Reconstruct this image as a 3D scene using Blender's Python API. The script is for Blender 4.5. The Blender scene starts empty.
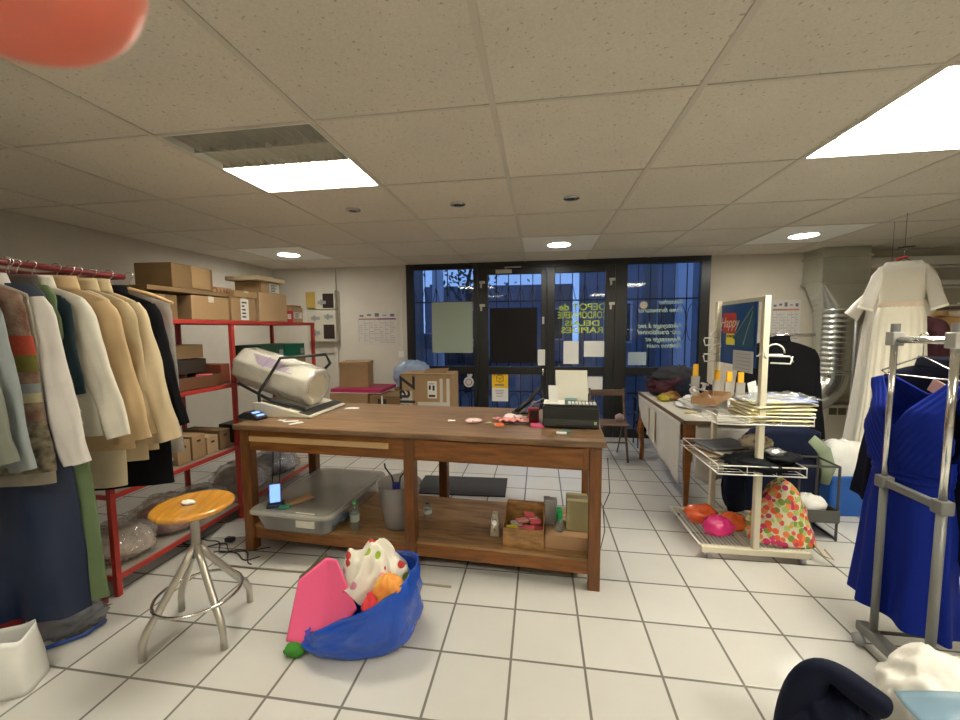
import bpy, math, random
from mathutils import Vector, Matrix, noise
random.seed(4)
PI = math.pi
S = bpy.context.scene
C = S.collection
# ------------------------------------------------------------------ camera
YAW, PITCH, ROLL = .1481, -.078, -.007
cy, sy, cp, sp, cr, sr = math.cos(YAW), math.sin(YAW), math.cos(PITCH), math.sin(PITCH), math.cos(ROLL), math.sin(ROLL)
fwd = Vector((-sy*cp, cy*cp, sp)); r0 = Vector((cy, sy, 0)); u0 = r0.cross(fwd)
rt = cr*r0 + sr*u0; up = -sr*r0 + cr*u0
cd = bpy.data.cameras.new('camera'); cam = bpy.data.objects.new('camera', cd); C.objects.link(cam)
cam.matrix_world = Matrix(((rt.x, up.x, -fwd.x, 0), (rt.y, up.y, -fwd.y, 0), (rt.z, up.z, -fwd.z, 1.5), (0, 0, 0, 1)))
cd.sensor_width = 36; cd.lens = 36*398.05/960; cd.clip_start = .004; cd.clip_end = 200
cd.dof.use_dof = True; cd.dof.focus_distance = 3; cd.dof.aperture_fstop = 26
S.camera = cam
# ------------------------------------------------------------------ world, view, light strengths
W = bpy.data.worlds.new('dusk'); S.world = W; W.use_nodes = True
wn = W.node_tree.nodes; wl = W.node_tree.links
tc = wn.new('ShaderNodeTexCoord'); sx = wn.new('ShaderNodeSeparateXYZ'); rp = wn.new('ShaderNodeValToRGB')
wl.new(tc.outputs['Generated'], sx.inputs[0]); wl.new(sx.outputs['Z'], rp.inputs[0]); wl.new(rp.outputs[0], wn['Background'].inputs[0])
rp.color_ramp.elements[0].color = (.19, .32, .62, 1); rp.color_ramp.elements[1].color = (.07, .13, .32, 1)
wn['Background'].inputs[1].default_value = .72
S.view_settings.view_transform = 'Standard'; S.view_settings.look = 'None'
S.view_settings.exposure = 1.28; S.view_settings.gamma = 1; S.view_settings.use_curve_mapping = False
TUBE = 17.0      # emission of a lit troffer
SPOT = 48.0      # emission of a lit downlight
H = 2.42
# ------------------------------------------------------------------ materials
MC = {}
def mat(name, col=(.5, .5, .5), rough=.6, metal=0, bump=0, bscale=40, var=0, vscale=6, emit=0, trans=0, sheen=0, coat=0, stretch=None, sss=0, col2=None):
    if name in MC: return MC[name]
    m = bpy.data.materials.new(name); m.use_nodes = True; MC[name] = m
    n = m.node_tree.nodes; l = m.node_tree.links; b = n['Principled BSDF']
    b.inputs['Base Color'].default_value = (*col, 1); b.inputs['Roughness'].default_value = rough; b.inputs['Metallic'].default_value = metal
    if rough >= .7: b.inputs['Specular IOR Level'].default_value = .18
    if coat: b.inputs['Coat Weight'].default_value = coat
    if sheen: b.inputs['Sheen Weight'].default_value = sheen
    if sss: b.inputs['Subsurface Weight'].default_value = sss; b.inputs['Subsurface Scale'].default_value = .01
    if emit: b.inputs['Emission Color'].default_value = (*col, 1); b.inputs['Emission Strength'].default_value = emit
    if trans: b.inputs['Transmission Weight'].default_value = trans; b.inputs['IOR'].default_value = 1.2
    t = n.new('ShaderNodeTexCoord'); mp = n.new('ShaderNodeMapping'); l.new(t.outputs['Object'], mp.inputs[0])
    if stretch: mp.inputs['Scale'].default_value = stretch
    if var:
        nz = n.new('ShaderNodeTexNoise'); nz.inputs['Scale'].default_value = vscale; nz.inputs['Detail'].default_value = 5; l.new(mp.outputs[0], nz.inputs[0])
        r = n.new('ShaderNodeValToRGB'); l.new(nz.outputs[0], r.inputs[0])
        c2 = col2 or tuple(min(1, c*(1+var)) for c in col); c1 = tuple(c*(1-var) for c in col) if not col2 else col
        r.color_ramp.elements[0].position = .3; r.color_ramp.elements[1].position = .7
        r.color_ramp.elements[0].color = (*c1, 1); r.color_ramp.elements[1].color = (*c2, 1)
        l.new(r.outputs[0], b.inputs['Base Color'])
    if bump:
        nb = n.new('ShaderNodeTexNoise'); nb.inputs['Scale'].default_value = bscale; nb.inputs['Detail'].default_value = 4; l.new(mp.outputs[0], nb.inputs[0])
        bp = n.new('ShaderNodeBump'); bp.inputs['Strength'].default_value = bump; bp.inputs['Distance'].default_value = .01
        l.new(nb.outputs[0], bp.inputs['Height']); l.new(bp.outputs[0], b.inputs['Normal'])
    return m
def glassy(name, col=(1, 1, 1), rough=.05, alpha=.75, gcol=(1, 1, 1), f0=.04, bump=0, bscale=25):
    """thin clear sheet: transparent with a glossy coat by the angle of incidence, and a diffuse share"""
    if name in MC: return MC[name]
    m = bpy.data.materials.new(name); m.use_nodes = True; MC[name] = m
    n = m.node_tree.nodes; l = m.node_tree.links; n.remove(n['Principled BSDF'])
    out = n['Material Output']
    tr = n.new('ShaderNodeBsdfTransparent'); tr.inputs[0].default_value = (*gcol, 1)
    dd_ = n.new('ShaderNodeBsdfDiffuse'); dd_.inputs[0].default_value = (*col, 1)
    tl = n.new('ShaderNodeBsdfTranslucent'); tl.inputs[0].default_value = (*col, 1)
    df = n.new('ShaderNodeMixShader'); df.inputs[0].default_value = .45; l.new(dd_.outputs[0], df.inputs[1]); l.new(tl.outputs[0], df.inputs[2])
    gl = n.new('ShaderNodeBsdfGlossy'); gl.inputs['Roughness'].default_value = rough
    fr = n.new('ShaderNodeLayerWeight'); fr.inputs[0].default_value = .5
    p5 = n.new('ShaderNodeMath'); p5.operation = 'POWER'; p5.inputs[1].default_value = 4; l.new(fr.outputs['Facing'], p5.inputs[0])
    ma = n.new('ShaderNodeMath'); ma.operation = 'MULTIPLY_ADD'; ma.inputs[1].default_value = .85; ma.inputs[2].default_value = f0; l.new(p5.outputs[0], ma.inputs[0])
    mx = n.new('ShaderNodeMixShader'); mx.inputs[0].default_value = 1-alpha
    l.new(tr.outputs[0], mx.inputs[1]); l.new(df.outputs[0], mx.inputs[2])
    m2 = n.new('ShaderNodeMixShader'); l.new(ma.outputs[0], m2.inputs[0]); l.new(mx.outputs[0], m2.inputs[1]); l.new(gl.outputs[0], m2.inputs[2])
    l.new(m2.outputs[0], out.inputs[0])
    if bump:
        nb = n.new('ShaderNodeTexNoise'); nb.inputs['Scale'].default_value = bscale; nb.inputs['Detail'].default_value = 3
        t = n.new('ShaderNodeTexCoord'); l.new(t.outputs['Object'], nb.inputs[0])
        bp = n.new('ShaderNodeBump'); bp.inputs['Strength'].default_value = bump; bp.inputs['Distance'].default_value = .02
        l.new(nb.outputs[0], bp.inputs['Height']); l.new(bp.outputs[0], gl.inputs['Normal']); l.new(bp.outputs[0], fr.inputs['Normal']); l.new(bp.outputs[0], dd_.inputs['Normal'])
    return m
def spots(name, base, cols, scale, thr=.35, rough=.8, bump=0):
    """cloth printed with round coloured spots"""
    if name in MC: return MC[name]
    m = mat(name, base, rough, bump=bump)
    n = m.node_tree.nodes; l = m.node_tree.links; b = n['Principled BSDF']
    t = n.new('ShaderNodeTexCoord'); v = n.new('ShaderNodeTexVoronoi'); v.inputs['Scale'].default_value = scale; l.new(t.outputs['Object'], v.inputs['Vector'])
    s = n.new('ShaderNodeSeparateColor'); l.new(v.outputs['Color'], s.inputs[0])
    r = n.new('ShaderNodeValToRGB'); r.color_ramp.interpolation = 'CONSTANT'; l.new(s.outputs[0], r.inputs[0])
    e = r.color_ramp.elements; e[0].color = (*cols[0], 1); e[1].position = 1/len(cols); e[1].color = (*cols[1], 1)
    for k in range(2, len(cols)):
        q = e.new(k/len(cols)); q.color = (*cols[k], 1)
    lt = n.new('ShaderNodeMath'); lt.operation = 'LESS_THAN'; lt.inputs[1].default_value = thr; l.new(v.outputs['Distance'], lt.inputs[0])
    mx = n.new('ShaderNodeMix'); mx.data_type = 'RGBA'; l.new(lt.outputs[0], mx.inputs[0]); mx.inputs[6].default_value = (*base, 1); l.new(r.outputs[0], mx.inputs[7]); l.new(mx.outputs[2], b.inputs['Base Color'])
    return m
def gridmat(name, ox, oy, s, gw, tile, grout, rough, speck=False):
    m = bpy.data.materials.new(name); m.use_nodes = True
    n = m.node_tree.nodes; l = m.node_tree.links; b = n['Principled BSDF']
    t = n.new('ShaderNodeTexCoord'); sep = n.new('ShaderNodeSeparateXYZ'); l.new(t.outputs['Object'], sep.inputs[0])
    def M(op, a, bb=None, c=None):
        k = n.new('ShaderNodeMath'); k.operation = op
        for i, v in enumerate((a, bb, c)):
            if v is None: continue
            if hasattr(v, 'is_output'): l.new(v, k.inputs[i])
            else: k.inputs[i].default_value = v
        return k.outputs[0]
    ds = []; ids = []
    for ax, o in (('X', ox), ('Y', oy)):
        q = M('DIVIDE', M('SUBTRACT', sep.outputs[ax], o), s)
        f = M('FRACT', q); ids.append(M('FLOOR', q))
        ds.append(M('MULTIPLY', M('MINIMUM', f, M('SUBTRACT', 1.0, f)), s))
    d = M('MINIMUM', ds[0], ds[1])
    mask = n.new('ShaderNodeMapRange'); mask.inputs[1].default_value = gw*.5; mask.inputs[2].default_value = gw*.5+.0025; l.new(d, mask.inputs[0])
    cmb = n.new('ShaderNodeCombineXYZ'); l.new(ids[0], cmb.inputs[0]); l.new(ids[1], cmb.inputs[1])
    wn_ = n.new('ShaderNodeTexWhiteNoise'); l.new(cmb.outputs[0], wn_.inputs[0])
    vr = n.new('ShaderNodeMapRange'); vr.inputs[3].default_value = .95; vr.inputs[4].default_value = 1.03; l.new(wn_.outputs[0], vr.inputs[0])
    nz = n.new('ShaderNodeTexNoise'); nz.inputs['Scale'].default_value = 3.2; nz.inputs['Detail'].default_value = 7; l.new(t.outputs['Object'], nz.inputs[0])
    nr = n.new('ShaderNodeMapRange'); nr.inputs[3].default_value = .93; nr.inputs[4].default_value = 1.05; l.new(nz.outputs[0], nr.inputs[0])
    f = M('MULTIPLY', vr.outputs[0], nr.outputs[0])
    if speck:
        v = n.new('ShaderNodeTexNoise'); v.inputs['Scale'].default_value = 55; v.inputs['Detail'].default_value = 2; l.new(t.outputs['Object'], v.inputs[0])
        k = n.new('ShaderNodeMapRange'); k.inputs[1].default_value = .655; k.inputs[2].default_value = .70; k.inputs[3].default_value = 1; k.inputs[4].default_value = .62; l.new(v.outputs[0], k.inputs[0])
        f = M('MULTIPLY', f, k.outputs[0])
        v2 = n.new('ShaderNodeTexNoise'); v2.inputs['Scale'].default_value = 130; l.new(t.outputs['Object'], v2.inputs[0])
        k2 = n.new('ShaderNodeMapRange'); k2.inputs[1].default_value = .3; k2.inputs[2].default_value = .7; k2.inputs[3].default_value = .93; k2.inputs[4].default_value = 1.04; l.new(v2.outputs[0], k2.inputs[0])
        f = M('MULTIPLY', f, k2.outputs[0])
    sc = n.new('ShaderNodeVectorMath'); sc.operation = 'SCALE'; sc.inputs[0].default_value = tile; l.new(f, sc.inputs['Scale'])
    mx = n.new('ShaderNodeMix'); mx.data_type = 'RGBA'; l.new(mask.outputs[0], mx.inputs[0]); mx.inputs[6].default_value = (*grout, 1); l.new(sc.outputs[0], mx.inputs[7])
    l.new(mx.outputs[2], b.inputs['Base Color']); b.inputs['Roughness'].default_value = rough
    bp = n.new('ShaderNodeBump'); bp.inputs['Strength'].default_value = .4; bp.inputs['Distance'].default_value = .003; l.new(mask.outputs[0], bp.inputs['Height']); l.new(bp.outputs[0], b.inputs['Normal'])
    return m
floor_m = gridmat('floor_tiles', -.1212, 1.7007, .3267, .0085, (.57, .555, .515), (.18, .165, .14), .24)
ceil_m = gridmat('ceiling_tiles', -.194, 1.704, .8048, .001, (.70, .645, .545), (.3, .28, .24), .95, True)
wall_m = mat('wall_paint', (.62, .58, .50), .85, bump=.25, bscale=30, var=.05, vscale=2)
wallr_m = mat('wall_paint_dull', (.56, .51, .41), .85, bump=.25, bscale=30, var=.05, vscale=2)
wood = mat('table_wood', (.22, .078, .014), .38, bump=.1, bscale=30, var=.35, vscale=5, stretch=(1.2, 9, 9))
woodtop = mat('table_top_wood', (.20, .115, .058), .42, bump=.15, bscale=25, var=.40, vscale=4, stretch=(1, 7, 7))
woodv = mat('table_leg_wood', (.165, .058, .012), .4, bump=.1, bscale=30, var=.3, vscale=5, stretch=(9, 9, 1.2))
ply = mat('plywood', (.30, .165, .065), .5, bump=.1, var=.4, vscale=5, stretch=(1, 6, 6))
lath = mat('pale_lath', (.58, .38, .18), .5, var=.1)
pine = mat('varnished_pine', (.52, .235, .03), .2, var=.22, vscale=5, stretch=(12, 1.2, 1), coat=.5)
card = mat('cardboard', (.36, .235, .125), .8, var=.08, vscale=4)
card2 = mat('cardboard_dark', (.22, .14, .07), .8, var=.08, vscale=4)
card3 = mat('cardboard_pale', (.48, .33, .19), .8, var=.06, vscale=4)
tape = mat('parcel_tape', (.40, .26, .13), .25)
ctape = mat('clear_tape', (.62, .55, .45), .2)
white = mat('white_paper', (.74, .73, .69), .8)
ink = mat('ink', (.03, .03, .035), .7)
redm = mat('red_enamel', (.42, .035, .025), .35)
reddark = mat('red_enamel_rail', (.15, .012, .014), .3)
black = mat('black_frame', (.013, .013, .012), .35, bump=.03)
blackp = mat('black_plastic', (.016, .016, .017), .4)
greyp = mat('grey_plastic', (.25, .25, .25), .5)
beigep = mat('beige_plastic', (.56, .52, .41), .45)
cream = mat('cream_enamel', (.66, .61, .46), .35)
chrome = mat('chrome', (.72, .71, .68), .16, metal=1)
alu = mat('satin_grey_metal', (.46, .45, .42), .38, metal=.85)
galv = mat('galvanised_steel', (.60, .62, .57), .24, metal=.9, var=.06, vscale=5)
paintwhite = mat('white_enamel', (.74, .72, .66), .4)
# ------------------------------------------------------------------ mesh builder
class MB:
    def __init__(s): s.v = []; s.f = []; s.mi = []
    def add(s, vs, fs, k=0, M=None):
        b = len(s.v)
        for p in vs: s.v.append(tuple(M @ Vector(p)) if M is not None else tuple(p))
        for f in fs: s.f.append([b+i for i in f]); s.mi.append(k)
        return s
    def box(s, x0, x1, y0, y1, z0, z1, k=0, M=None):
        vs = [(x, y, z) for x in (x0, x1) for y in (y0, y1) for z in (z0, z1)]
        return s.add(vs, [(0, 1, 3, 2), (4, 6, 7, 5), (0, 4, 5, 1), (2, 3, 7, 6), (0, 2, 6, 4), (1, 5, 7, 3)], k, M)
    def tube(s, pts, r, n=10, k=0, cap=True, flat=1.0, M=None, up=None):
        pts = [Vector(p) for p in pts]; m = len(pts)
        rs = r if isinstance(r, (list, tuple)) else [r]*m
        vs = []; a = None
        for i, p in enumerate(pts):
            d = (pts[min(i+1, m-1)]-pts[max(i-1, 0)])
            d = d.normalized() if d.length > 1e-9 else Vector((0, 0, 1))
            if a is None: a = Vector(up) if up else (Vector((0, 0, 1)) if abs(d.z) < .9 else Vector((1, 0, 0)))
            a = (a-d*a.dot(d)).normalized(); b = d.cross(a)
            for j in range(n):
                t = 2*PI*j/n; vs.append(p+a*(rs[i]*math.cos(t))+b*(rs[i]*flat*math.sin(t)))
        fs = [(i*n+j, i*n+(j+1) % n, (i+1)*n+(j+1) % n, (i+1)*n+j) for i in range(m-1) for j in range(n)]
        if cap: fs += [tuple(range(n))[::-1], tuple((m-1)*n+j for j in range(n))]
        return s.add(vs, fs, k, M)
    def lathe(s, prof, n=24, k=0, M=None, cap=True):
        vs = [(r*math.cos(2*PI*j/n), r*math.sin(2*PI*j/n), z) for r, z in prof for j in range(n)]
        m = len(prof)
        fs = [(i*n+j, i*n+(j+1) % n, (i+1)*n+(j+1) % n, (i+1)*n+j) for i in range(m-1) for j in range(n)]
        if cap: fs += [tuple(range(n))[::-1], tuple((m-1)*n+j for j in range(n))]
        return s.add(vs, fs, k, M)
    def prism(s, poly, y0, y1, k=0, M=None):
        """outline in x,z extruded along y"""
        n = len(poly); vs = [(x, y0, z) for x, z in poly]+[(x, y1, z) for x, z in poly]
        fs = [tuple(range(n)), tuple(range(2*n-1, n-1, -1))]+[(i, i+n, (i+1) % n+n, (i+1) % n) for i in range(n)]
        return s.add(vs, fs, k, M)
    def grid(s, fn, nu, nv, k=0, M=None, closed=False):
        vs = [fn(i/(nu-1) if not closed else i/nu, j/(nv-1)) for j in range(nv) for i in range(nu)]
        fs = []
        for j in range(nv-1):
            for i in range(nu if closed else nu-1):
                a = j*nu+i; b = j*nu+(i+1) % nu; fs.append((a, b, b+nu, a+nu))
        return s.add(vs, fs, k, M)
    def build(s, name, m, parent=None, smooth=False, bevel=0, sub=0, solid=0, loc=None, rot=None):
        me = bpy.data.meshes.new(name); me.from_pydata(s.v, [], s.f); me.update()
        o = bpy.data.objects.new(name, me); C.objects.link(o)
        for mm in (m if isinstance(m, (list, tuple)) else [m]): me.materials.append(mm)
        for p, k in zip(me.polygons, s.mi): p.material_index = k; p.use_smooth = smooth
        import bmesh
        bm = bmesh.new(); bm.from_mesh(me); bmesh.ops.recalc_face_normals(bm, faces=bm.faces); bm.to_mesh(me); bm.free()
        if solid:
            q = o.modifiers.new('t', 'SOLIDIFY'); q.thickness = solid; q.offset = 0
        if bevel:
            q = o.modifiers.new('b', 'BEVEL'); q.width = bevel; q.segments = 2; q.limit_method = 'ANGLE'; q.angle_limit = .6
        if sub:
            q = o.modifiers.new('s', 'SUBSURF'); q.levels = sub; q.render_levels = sub
        if parent: o.parent = parent
        if loc: o.location = loc
        if rot: o.rotation_euler = rot
        return o
def tag(o, label, cat, group=None, kind=None):
    o['label'] = label; o['category'] = cat
    if group: o['group'] = group
    if kind: o['kind'] = kind
    return o
def thing(name, label, cat, loc=(0, 0, 0), rz=0, group=None):
    o = bpy.data.objects.new(name, None); C.objects.link(o); o.location = loc; o.rotation_euler = (0, 0, rz); o.empty_display_size = .05
    return tag(o, label, cat, group)
def struct(o): o['kind'] = 'structure'; return o
def kids(o): return [c for c in bpy.data.objects if c.parent == o]
def dup(o, loc, rz=None, label=None, parent=None):
    c = o.copy(); C.objects.link(c)
    if parent: c.parent = parent
    else:
        c.location = loc
        if rz is not None: c.rotation_euler = (0, 0, rz)
    if label: c['label'] = label
    for k in kids(o): dup(k, None, parent=c)
    return c
def text(name, s, m, loc, size, rot=(PI/2, 0, 0), parent=None, ext=.0006, align='CENTER', sc=(1, 1, 1), shear=0, off=0):
    cu = bpy.data.curves.new(name, 'FONT'); cu.body = s; cu.size = size; cu.extrude = ext; cu.align_x = align; cu.align_y = 'CENTER'; cu.shear = shear; cu.offset = off
    tmp = bpy.data.objects.new('tmp', cu); C.objects.link(tmp); bpy.context.view_layer.update()
    me = bpy.data.meshes.new_from_object(tmp.evaluated_get(bpy.context.evaluated_depsgraph_get())); bpy.data.objects.remove(tmp); bpy.data.curves.remove(cu)
    me.materials.clear(); me.materials.append(m); me.name = name
    o = bpy.data.objects.new(name, me); C.objects.link(o); o.location = loc; o.rotation_euler = rot; o.scale = sc
    if parent: o.parent = parent
    return o
def RZ(a, loc=(0, 0, 0)): return Matrix.Translation(loc) @ Matrix.Rotation(a, 4, 'Z')
def fbm(p, o=4): return noise.fractal(Vector(p), 1.0, 2.0, o)
def ridge(p): return 1-abs(noise.noise(Vector(p)))*2
def heap(rx, ry, rz, seed, amp=.18, freq=2.2, crease=.08, nu=56, nv=30, flat=.25, k=0, mb=None, M=None, pw=1.0):
    """crumpled soft lump, resting on z=0"""
    mb = mb or MB(); crease = min(crease, .13); amp = min(amp, .16)
    def fn(u, v):
        a = 2*PI*u; e = (v-.5)*PI
        d = Vector((math.cos(a)*math.cos(e), math.sin(a)*math.cos(e), math.sin(e)))
        q = d*freq+Vector((seed*7.3, seed*1.7, seed*3.1))
        w = Vector((noise.noise(q*.8), noise.noise(q*.8+Vector((5, 2, 1))), noise.noise(q*.8+Vector((1, 8, 3)))))
        q2 = Vector((q.x*1.5, q.y*.8, q.z*.6))+w*1.2
        s = 1+amp*fbm(q*.6, 2)+crease*1.3*(ridge(q2)**2-.4)+crease*.35*(ridge(q2*2.1+Vector((3, 1, 9)))-.5)
        p = Vector((d.x*rx, d.y*ry, d.z*rz))*s
        z = p.z+rz*(1-flat)
        if z < 0: z = 0.0+.001*math.sin(a*9)
        return (p.x, p.y, max(z, 0.0005))
    mb.grid(fn, nu, nv, k, M, closed=True)
    return mb
# ================================================================== SETTING
XL, XR, YB, YF = -4.0, 5.4, 5.6, -2.4
struct(MB().add([(XL, YF, 0), (XR, YF, 0), (XR, YB+.1, 0), (XL, YB+.1, 0)], [(0, 1, 2, 3)]).build('floor', floor_m))
CX0, CY0, CS = -.194, 1.704, .8048
holes = {(-2, 0), (2, 0), (-2, -3), (2, -3)}
cm = MB(); x = CX0-5*CS
def clampx(v): return min(max(v, XL), XR)
def clampy(v): return min(max(v, YF), YB+.1)
for i in range(-5, 8):
    for j in range(-6, 6):
        if (i, j) in holes: continue
        a, b, c, d = clampx(CX0+i*CS), clampx(CX0+(i+1)*CS), clampy(CY0+j*CS), clampy(CY0+(j+1)*CS)
        if b-a > .01 and d-c > .01: cm.box(a, b, c, d, H, H+.02)
struct(cm.build('ceiling', ceil_m))
bar_m = mat('ceiling_bar', (.58, .53, .44), .5)
tb = MB()
for i in range(-5, 8):
    x = CX0+i*CS
    if XL < x < XR: tb.box(x-.013, x+.013, YF, YB, H-.005, H-.0005)
for j in range(-6, 6):
    y = CY0+j*CS
    if YF < y < YB: tb.box(XL, XR, y-.008, y+.008, H-.004, H-.0006)
struct(tb.build('trim_1', bar_m))
WX0, WX1 = -1.90, 2.18
struct(MB().box(XL-.1, XL, YF, YB+.1, 0, H+.02).build('wall_left', wall_m))
struct(MB().box(XL, WX0, YB, YB+.1, 0, H+.02).build('wall_back', wall_m))
struct(MB().box(WX1, XR, YB, YB+.1, 0, H+.02).build('wall_back_right', wallr_m))
struct(MB().box(XR, XR+.1, YF, YB+.1, 0, H+.02).build('wall_right', wallr_m))
struct(MB().box(XL-.1, XR+.1, YF-.1, YF, 0, H+.02).build('wall_front', wall_m))
struct(MB().box(XL+.0005, XL+.012, YF+.02, YB-.02, 0.001, .07).build('baseboard_left', floor_m))
struct(MB().box(-3.03, -2.98, YB-.035, YB-.001, 0.001, H-.006).build('trim_2', wall_m))    # boxed pipe run in the corner
# ---- shop front
pane_m = glassy('window_glass', (.1, .1, .1), .02, .985, (.88, .93, .97))
def ring(mb, x0, x1, z0, z1, l, r, t, b, mid, y0=YB-.03, y1=YB+.03):
    mb.box(x0, x0+l, y0, y1, z0, z1); mb.box(x1-r, x1, y0, y1, z0, z1)
    mb.box(x0+l, x1-r, y0, y1, z1-t, z1); mb.box(x0+l, x1-r, y0, y1, z0, z0+b); mb.box(x0+l, x1-r, y0, y1, *mid)
    return mb
def front(name, x0, x1, z1, l, r, t, b):
    o = struct(ring(MB(), x0, x1, 0.002, z1, l, r, t, b, (.86, .97)).build(name, black, bevel=.004))
    for za, zb in ((b, .86), (.97, z1-t)):
        struct(MB().box(x0+l, x1-r, YB-.004, YB+.004, za, zb).build('pane', pane_m, o))
    return o
front('window_1', WX0, -.86, 2.40, .11, .06, .06, .12)
d1 = front('door_1', -.858, .098, 2.34, .145, .075, .09, .14)
d2 = front('door_2', .10, .998, 2.34, .11, .125, .09, .14)
front('window_2', 1.0, WX1, 2.40, .155, .12, .06, .12)
struct(MB().box(WX0, WX1, YB-.035, YB+.04, 2.40, H+.01).box(-.858, .998, YB-.035, YB+.04, 2.342, 2.399).build('trim_3', black))
hinge_m = mat('hinge_grey', (.5, .47, .4), .4, metal=.3)
for d, x, sg in ((d1, -.80, 1), (d2, .95, -1)):
    for z in (2.14, 1.82):
        MB().box(x-.03, x+.045, YB-.05, YB-.031, z-.012, z+.025).box(x-.02, x+.005, YB-.05, YB-.031, z-.07, z-.01).build('hinge', hinge_m, d, bevel=.003)
MB().box(-.60, -.38, YB-.07, YB-.031, 2.26, 2.31).tube([(-.45, YB-.05, 2.31), (-.47, YB-.12, 2.33), (-.25, YB-.1, 2.335)], .008).build('door_closer', hinge_m, d1, bevel=.003)
MB().box(.035, .065, YB-.045, YB-.031, 1.56, 1.66).build('latch_plate', hinge_m, d1, bevel=.002)
MB().tube([(.05, YB-.045, .84), (.05, YB-.07, .88), (.05, YB-.07, .95)], .011).build('door_handle', chrome, d1, smooth=True)
# ================================================================== OUTSIDE
pav = mat('wet_asphalt', (.06, .06, .065), .5, var=.3)
struct(MB().box(-20, 22, YB+.1, 30, -.25, -.05).build('street', pav))
fac1 = mat('facade_blue_grey', (.16, .19, .26), .8, var=.1, vscale=.5); fac2 = mat('facade_pale', (.36, .42, .52), .8, var=.05, vscale=.5); fac3 = mat('facade_dark', (.05, .055, .07), .8)
gl_m = mat('dark_window', (.02, .025, .04), .1)
def building(label, x0, x1, y0, y1, h, m, cols, rows, roof=0):
    b = thing('building', label, 'building', ((x0+x1)/2, y0, -.05))
    w = (x1-x0)/2
    MB().box(-w, w, 0, y1-y0, 0, h).build('wall', m, b)
    for i in range(cols):
        for j in range(rows):
            cx_ = -w+(i+.5)*2*w/cols; z = 1.0+j*2.8
            f = MB().box(cx_-.5, cx_+.5, -.06, -.001, z, z+1.5).build('window_frame', fac2, b)
            MB().box(cx_-.42, cx_+.42, -.07, -.061, z+.08, z+1.42).build('pane', gl_m, f)
    if roof:
        MB().prism([(-w-.3, h), (w+.3, h), (0, h+roof)], -.3, y1-y0+.3).build('roof', fac3, b)
building('low dark building across the street seen through the middle door', -5.5, 1.5, 19, 24, 3.6, fac1, 4, 1, .0)
building('tall blue-grey building across the street behind the right-hand window', 1.9, 9, 15, 20, 5.2, fac1, 4, 2, 1.2)
building('dark building at the far left of the street', -16, -7.2, 17, 22, 4.6, fac3, 5, 2)
col_m = mat('pale_pillar', (.55, .62, .75), .7)
tag(MB().box(3.05, 3.35, 9.5, 9.8, -.05, 5).build('pillar', col_m), 'pale pillar outside behind the right-hand window', 'pillar')
tag(MB().box(-2.75, -2.45, 8.0, 8.3, -.05, 5).build('pillar', mat('grey_pillar', (.14, .15, .17), .7)), 'dark grey pillar outside the left window', 'pillar')
tag(MB().box(-2.28, -2.08, 8.4, 8.6, -.05, 5).build('pillar', col_m), 'slim pale pillar outside just right of the dark one', 'pillar')
tag(MB().box(2.2, 2.45, 8.9, 9.1, -.05, 5).build('pillar', mat('grey_pillar')), 'dark post outside left of the pale pillar in the right-hand window', 'pillar')
# tree
tr = thing('tree', 'small dark tree outside the top of the left window', 'tree', (-1.75, 9.6, -.05))
MB().tube([(0, 0, 0), (.05, 0, 1.4), (0, .1, 2.6), (.2, 0, 3.4)], [.09, .07, .05, .02]).tube([(0, .1, 2.2), (.5, .1, 3.0)], [.04, .015]).tube([(0, .1, 2.0), (-.5, .1, 2.7)], [.04, .015]).build('trunk', fac3, tr, smooth=True)
lf = MB(); rnd = random.Random(8)
for q in range(420):
    p = Vector((rnd.gauss(.15, .42), rnd.gauss(0, .3), 2.9+rnd.gauss(0, .42))); d = Vector((rnd.uniform(-1, 1), rnd.uniform(-1, 1), rnd.uniform(-1, 1))).normalized()*.06; e = d.orthogonal().normalized()*.035
    lf.add([p-d, p+e, p+d, p-e], [(0, 1, 2, 3)])
lf.build('foliage', mat('leaf_dark', (.02, .06, .04), .6), tr)
# parked car
car = thing('car', 'dark blue car parked outside behind the left window', 'car', (-3.4, 11.6, -.05))
cb = mat('car_paint', (.015, .02, .05), .2, metal=.4, coat=1)
prof = [(-2.1, .25), (-2.15, .7), (-1.9, .85), (-1.2, .95), (-.6, 1.42), (.7, 1.45), (1.3, 1.0), (2.0, .85), (2.1, .55), (2.05, .25)]
MB().prism(prof, -.8, .8).build('body', cb, car, bevel=.08)
MB().prism([(-1.1, .98), (-.6, 1.36), (.65, 1.38), (1.15, 1.02)], -.815, -.802).build('side_window', gl_m, car)
for sx_ in (-1.35, 1.3):
    for sy_ in (-.72, .72):
        MB().lathe([(.02, -.1), (.3, -.1), (.32, -.05), (.32, .05), (.3, .1), (.02, .1)], 20, M=Matrix.Translation((sx_, sy_, .32)) @ Matrix.Rotation(PI/2, 4, 'X')).build('wheel', blackp, car)
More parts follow.
